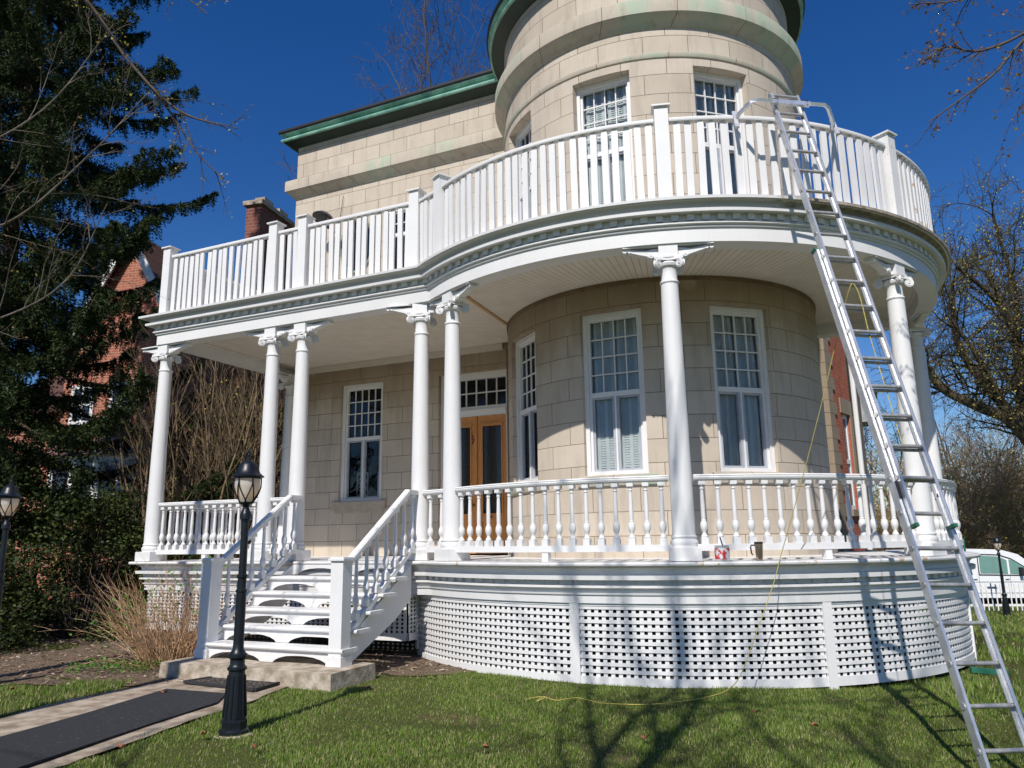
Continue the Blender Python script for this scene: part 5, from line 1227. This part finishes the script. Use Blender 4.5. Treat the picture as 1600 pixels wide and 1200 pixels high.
# ================================================================== neighbour's brick house
NH = empty('brick_house', (-11.5, 24, 0), R_(-14), label='red brick gabled house with white verge boards behind the spruce', cat='house')
mb = MB()
def face(mb, pts, uvs): mb.add(pts, [tuple(range(len(pts)))], [uvs])
gx = -1.15; pk = 11.9; gL, zL = gx-2.3, 7.9; gR, zR = gx+1.35, 9.65
face(mb, [(gL, 0, 0), (gR, 0, 0), (gR, 0, zR), (gx, 0, pk-.15), (gL, 0, zL)], [(gL, 0), (gR, 0), (gR, zR), (gx, pk), (gL, zL)])
face(mb, [(gR, 0, 0), (gR, 9, 0), (gR, 9, zR), (gR, 0, zR)], [(0, 0), (9, 0), (9, zR), (0, zR)]); face(mb, [(gL, 9, 0), (gL, 0, 0), (gL, 0, zL), (gL, 9, zL)], [(0, 0), (9, 0), (9, zL), (0, zL)]); face(mb, [(gR, 9, 0), (gL, 9, 0), (gL, 9, zL), (gx, 9, pk), (gR, 9, zR)], [(0, 0), (8, 0), (8, zL), (4, pk), (0, zR)])
face(mb, [(gL-4.5, 1.5, 0), (gL, 1.5, 0), (gL, 1.5, 6.4), (gL-4.5, 1.5, 6.4)], [(0, 0), (4.5, 0), (4.5, 6.4), (0, 6.4)])
mb.build('brick_wall', M_brick2, NH)
mb = MB()
for X, z_ in ((gL-.3, zL-.5), (gR+.2, zR-.35)):
    a, b_, c_, d_ = (X, -.25, z_), (X, 9.2, z_), (gx, 9.2, pk+.05), (gx, -.25, pk+.05); uv = [(0, 0), (9.4, 0), (9.4, 4.5), (0, 4.5)]
    face(mb, [a, b_, c_, d_], uv); face(mb, [(x, y, z-.12) for x, y, z in (d_, c_, b_, a)], uv)
face(mb, [(gL-4.8, 1.1, 6.2), (gL, 1.1, 6.2), (gL, 5, 9.0), (gL-4.8, 5, 9.0)], [(0, 0), (4.8, 0), (4.8, 4), (0, 4)])
mb.build('roof', M_shingle, NH)
mb = MB()
mb.bar((gx, -.30, pk-.10), (gL-.35, -.30, zL-.68), .06, .26); mb.bar((gx+.02, -.295, pk-.10), (gR+.25, -.295, zR-.52), .06, .26)
mb.build('verge_board', M_white, NH)
def nwin(x, z, w_, h_):
    m = MB(); m.box(x-w_/2, -.08, z, x-w_/2+.12, .02, z+h_); m.box(x+w_/2-.12, -.08, z, x+w_/2, .02, z+h_); m.box(x-w_/2+.12, -.08, z+h_-.12, x+w_/2-.12, .02, z+h_); m.box(x-w_/2+.12, -.08, z, x+w_/2-.12, .02, z+.12); m.box(x-w_/2+.12, -.07, z+h_/2-.04, x+w_/2-.12, .01, z+h_/2+.04); m.box(x-.03, -.065, z+.12, x+.03, 0, z+h_/2-.04)
    m.box(x-.03, -.065, z+h_/2+.04, x+.03, 0, z+h_-.12)
    f = m.build('window', M_white, NH); m = MB(); m.box(x-w_/2+.12, -.04, z+.12, x+w_/2-.12, -.02, z+h_-.12); m.build('pane', simple('neighbour glass', (.03, .035, .05), .1), f)
nwin(-1.1, 5.5, .9, 1.3); nwin(-2.6, 5.5, .9, 1.3)
mb = MB(); mb.box(-2.6, -1.1, 2.6, 1.6, -.02, 4.35)
bay = mb.build('bay_window', M_white, NH)
mb = MB(); 
for x in (-2.4, -1.55, -.7, .15, 1.0): mb.box(x, -1.13, 2.9, x+.55, -1.105, 4.15)
mb.build('pane', simple('bay glass', (.03, .04, .07), .1), bay)
mb = MB(); mb.hexa([(-2.8, -1.3, 4.35), (1.8, -1.3, 4.35), (1.8, -.01, 4.35), (-2.8, -.01, 4.35), (-2.2, -.5, 5.3), (1.2, -.5, 5.3), (1.2, -.01, 5.3), (-2.2, -.01, 5.3)]); mb.build('bay_roof', simple('red brown metal roof', (.17, .08, .07), .5), bay)
mb = MB(); x0, y0 = 1.05, 2.9
ch0 = [(x0, y0), (x0+.62, y0), (x0+.62, y0+2.3), (x0, y0+2.3)]
for a, b_ in zip(ch0, ch0[1:]+ch0[:1]):
    l = math.hypot(b_[0]-a[0], b_[1]-a[1]); face(mb, [(a[0], a[1], 0), (b_[0], b_[1], 0), (b_[0], b_[1], 13.95), (a[0], a[1], 13.95)], [(0, 6), (l, 6), (l, 13.95), (0, 13.95)])
chm = mb.build('chimney', M_chim, NH)
mb = MB(); mb.box(x0-.1, y0-.1, 13.95, x0+.72, y0+2.4, 14.12); mb.build('chimney_cap', M_concrete, chm)
for y in (y0+.35, y0+1.4):
    mb = MB(); mb.box(x0+.10, y, 14.12, x0+.52, y+.6, 14.42); mb.build('flue', M_concrete, chm)

# ================================================================== fence, van at the far right
fe = empty('picket_fence', (15.2, 25.4, g_(15.2, 25.4)), R_(-8), label='low white picket fence in front of the van', cat='fence')
mb = MB()
for k in range(44):
    x = -2.2+k*.14; mb.box(x, 0, .05, x+.035, .02, .88+.02*math.sin(k*1.7))
mb.build('pickets', M_white, fe)
mb = MB(); mb.box(-2.2, .021, .18, 4.8, .05, .25); mb.box(-2.2, .021, .72, 4.8, .05, .79); mb.build('fence_rail', M_white, fe)
for k in range(5):
    mb = MB(); mb.box(-2.2+k*1.7, .052, 0, -2.1+k*1.7, .15, 1.0); mb.build('fence_post', M_white, fe)
van = empty('white_van', (17.2, 29.2, -1.05), R_(-10), label='white high roofed delivery van with green tinted door glass parked beyond the fence', cat='van')
M_van = simple('white van paint', (.78, .79, .80), .3, var=.03)
prof = [(-3.0, .45), (2.45, .45), (2.6, .7), (2.55, 1.0), (2.2, 1.15), (1.75, 1.25), (.95, 1.95), (.4, 2.12), (-.3, 2.15), (-2.9, 2.12), (-3.0, 1.9)]
mb = MB(); mb.prism(prof, -1.0, 1.0); mb.build('van_body', M_van, van)
mb = MB(); mb.prism([(-2.3, 2.12), (-.6, 2.12), (-.85, 2.28), (-1.4, 2.38), (-2.2, 2.38)], -.5, .5); mb.build('roof_fairing', M_van, van)
mb = MB(); mb.prism([(-.35, 1.30), (.55, 1.28), (.55, 1.75), (.30, 1.88), (-.35, 1.92)], -1.012, -1.002); mb.prism([(.62, 1.28), (1.45, 1.25), (.80, 1.72), (.62, 1.78)], -1.012, -1.002); mb.build('side_window', simple('green tinted glass', (.16, .30, .27), .15, var=.05), van)
mb = MB(); mb.tube([(-.40, -1.01, 1.25), (-.40, -1.01, 1.97), (.30, -1.01, 1.94), (.7, -1.01, 1.80), (1.55, -1.01, 1.22), (-.40, -1.01, 1.25)], .02, 5); mb.build('window_trim', M_black, van)
for x in (-2.0, 1.7):
    mb = MB(); mb.tube([(x, -1.03, .35), (x, -.78, .35)], .35, 20); wh = mb.build('wheel', M_black, van, smooth=True)
    mb = MB(); mb.tube([(x, -1.04, .35), (x, -1.031, .35)], .19, 16); mb.build('rim', M_alu_d, wh)
mb = MB()
for X_ in (-.42, .60, 1.62): mb.tube([(X_, -1.004, .5), (X_, -1.004, 1.22)], .008, 4)
for Z_ in (.62, 1.0): mb.tube([(-2.95, -1.004, Z_), (1.6, -1.004, Z_)], .010, 4)
mb.box(.44, -1.03, 1.08, .56, -1.002, 1.11); mb.box(-.60, -1.03, 1.08, -.48, -1.002, 1.11); mb.build('door_seams', simple('grey van trim', (.18, .19, .20), .5), van)
mb = MB(); mb.box(-3.02, -1.012, .9, -2.93, -1.002, 1.5); mb.build('tail_light', simple('red lamp plastic', (.35, .02, .02), .3), van)
mb = MB(); mb.box(.9, -1.2, 1.25, 1.0, -1.02, 1.5); mb.build('mirror', M_black, van)
mb = MB(); mb.box(-.03, -.03, 0, .03, .03, 2.3); mb.build('green_stake', M_green_pl, None, loc=(15.6, 27.2, g_(15.6, 27.2)), label='thin green metal stake just left of the distant lantern post', cat='stake')
print('objects', len(bpy.data.objects))
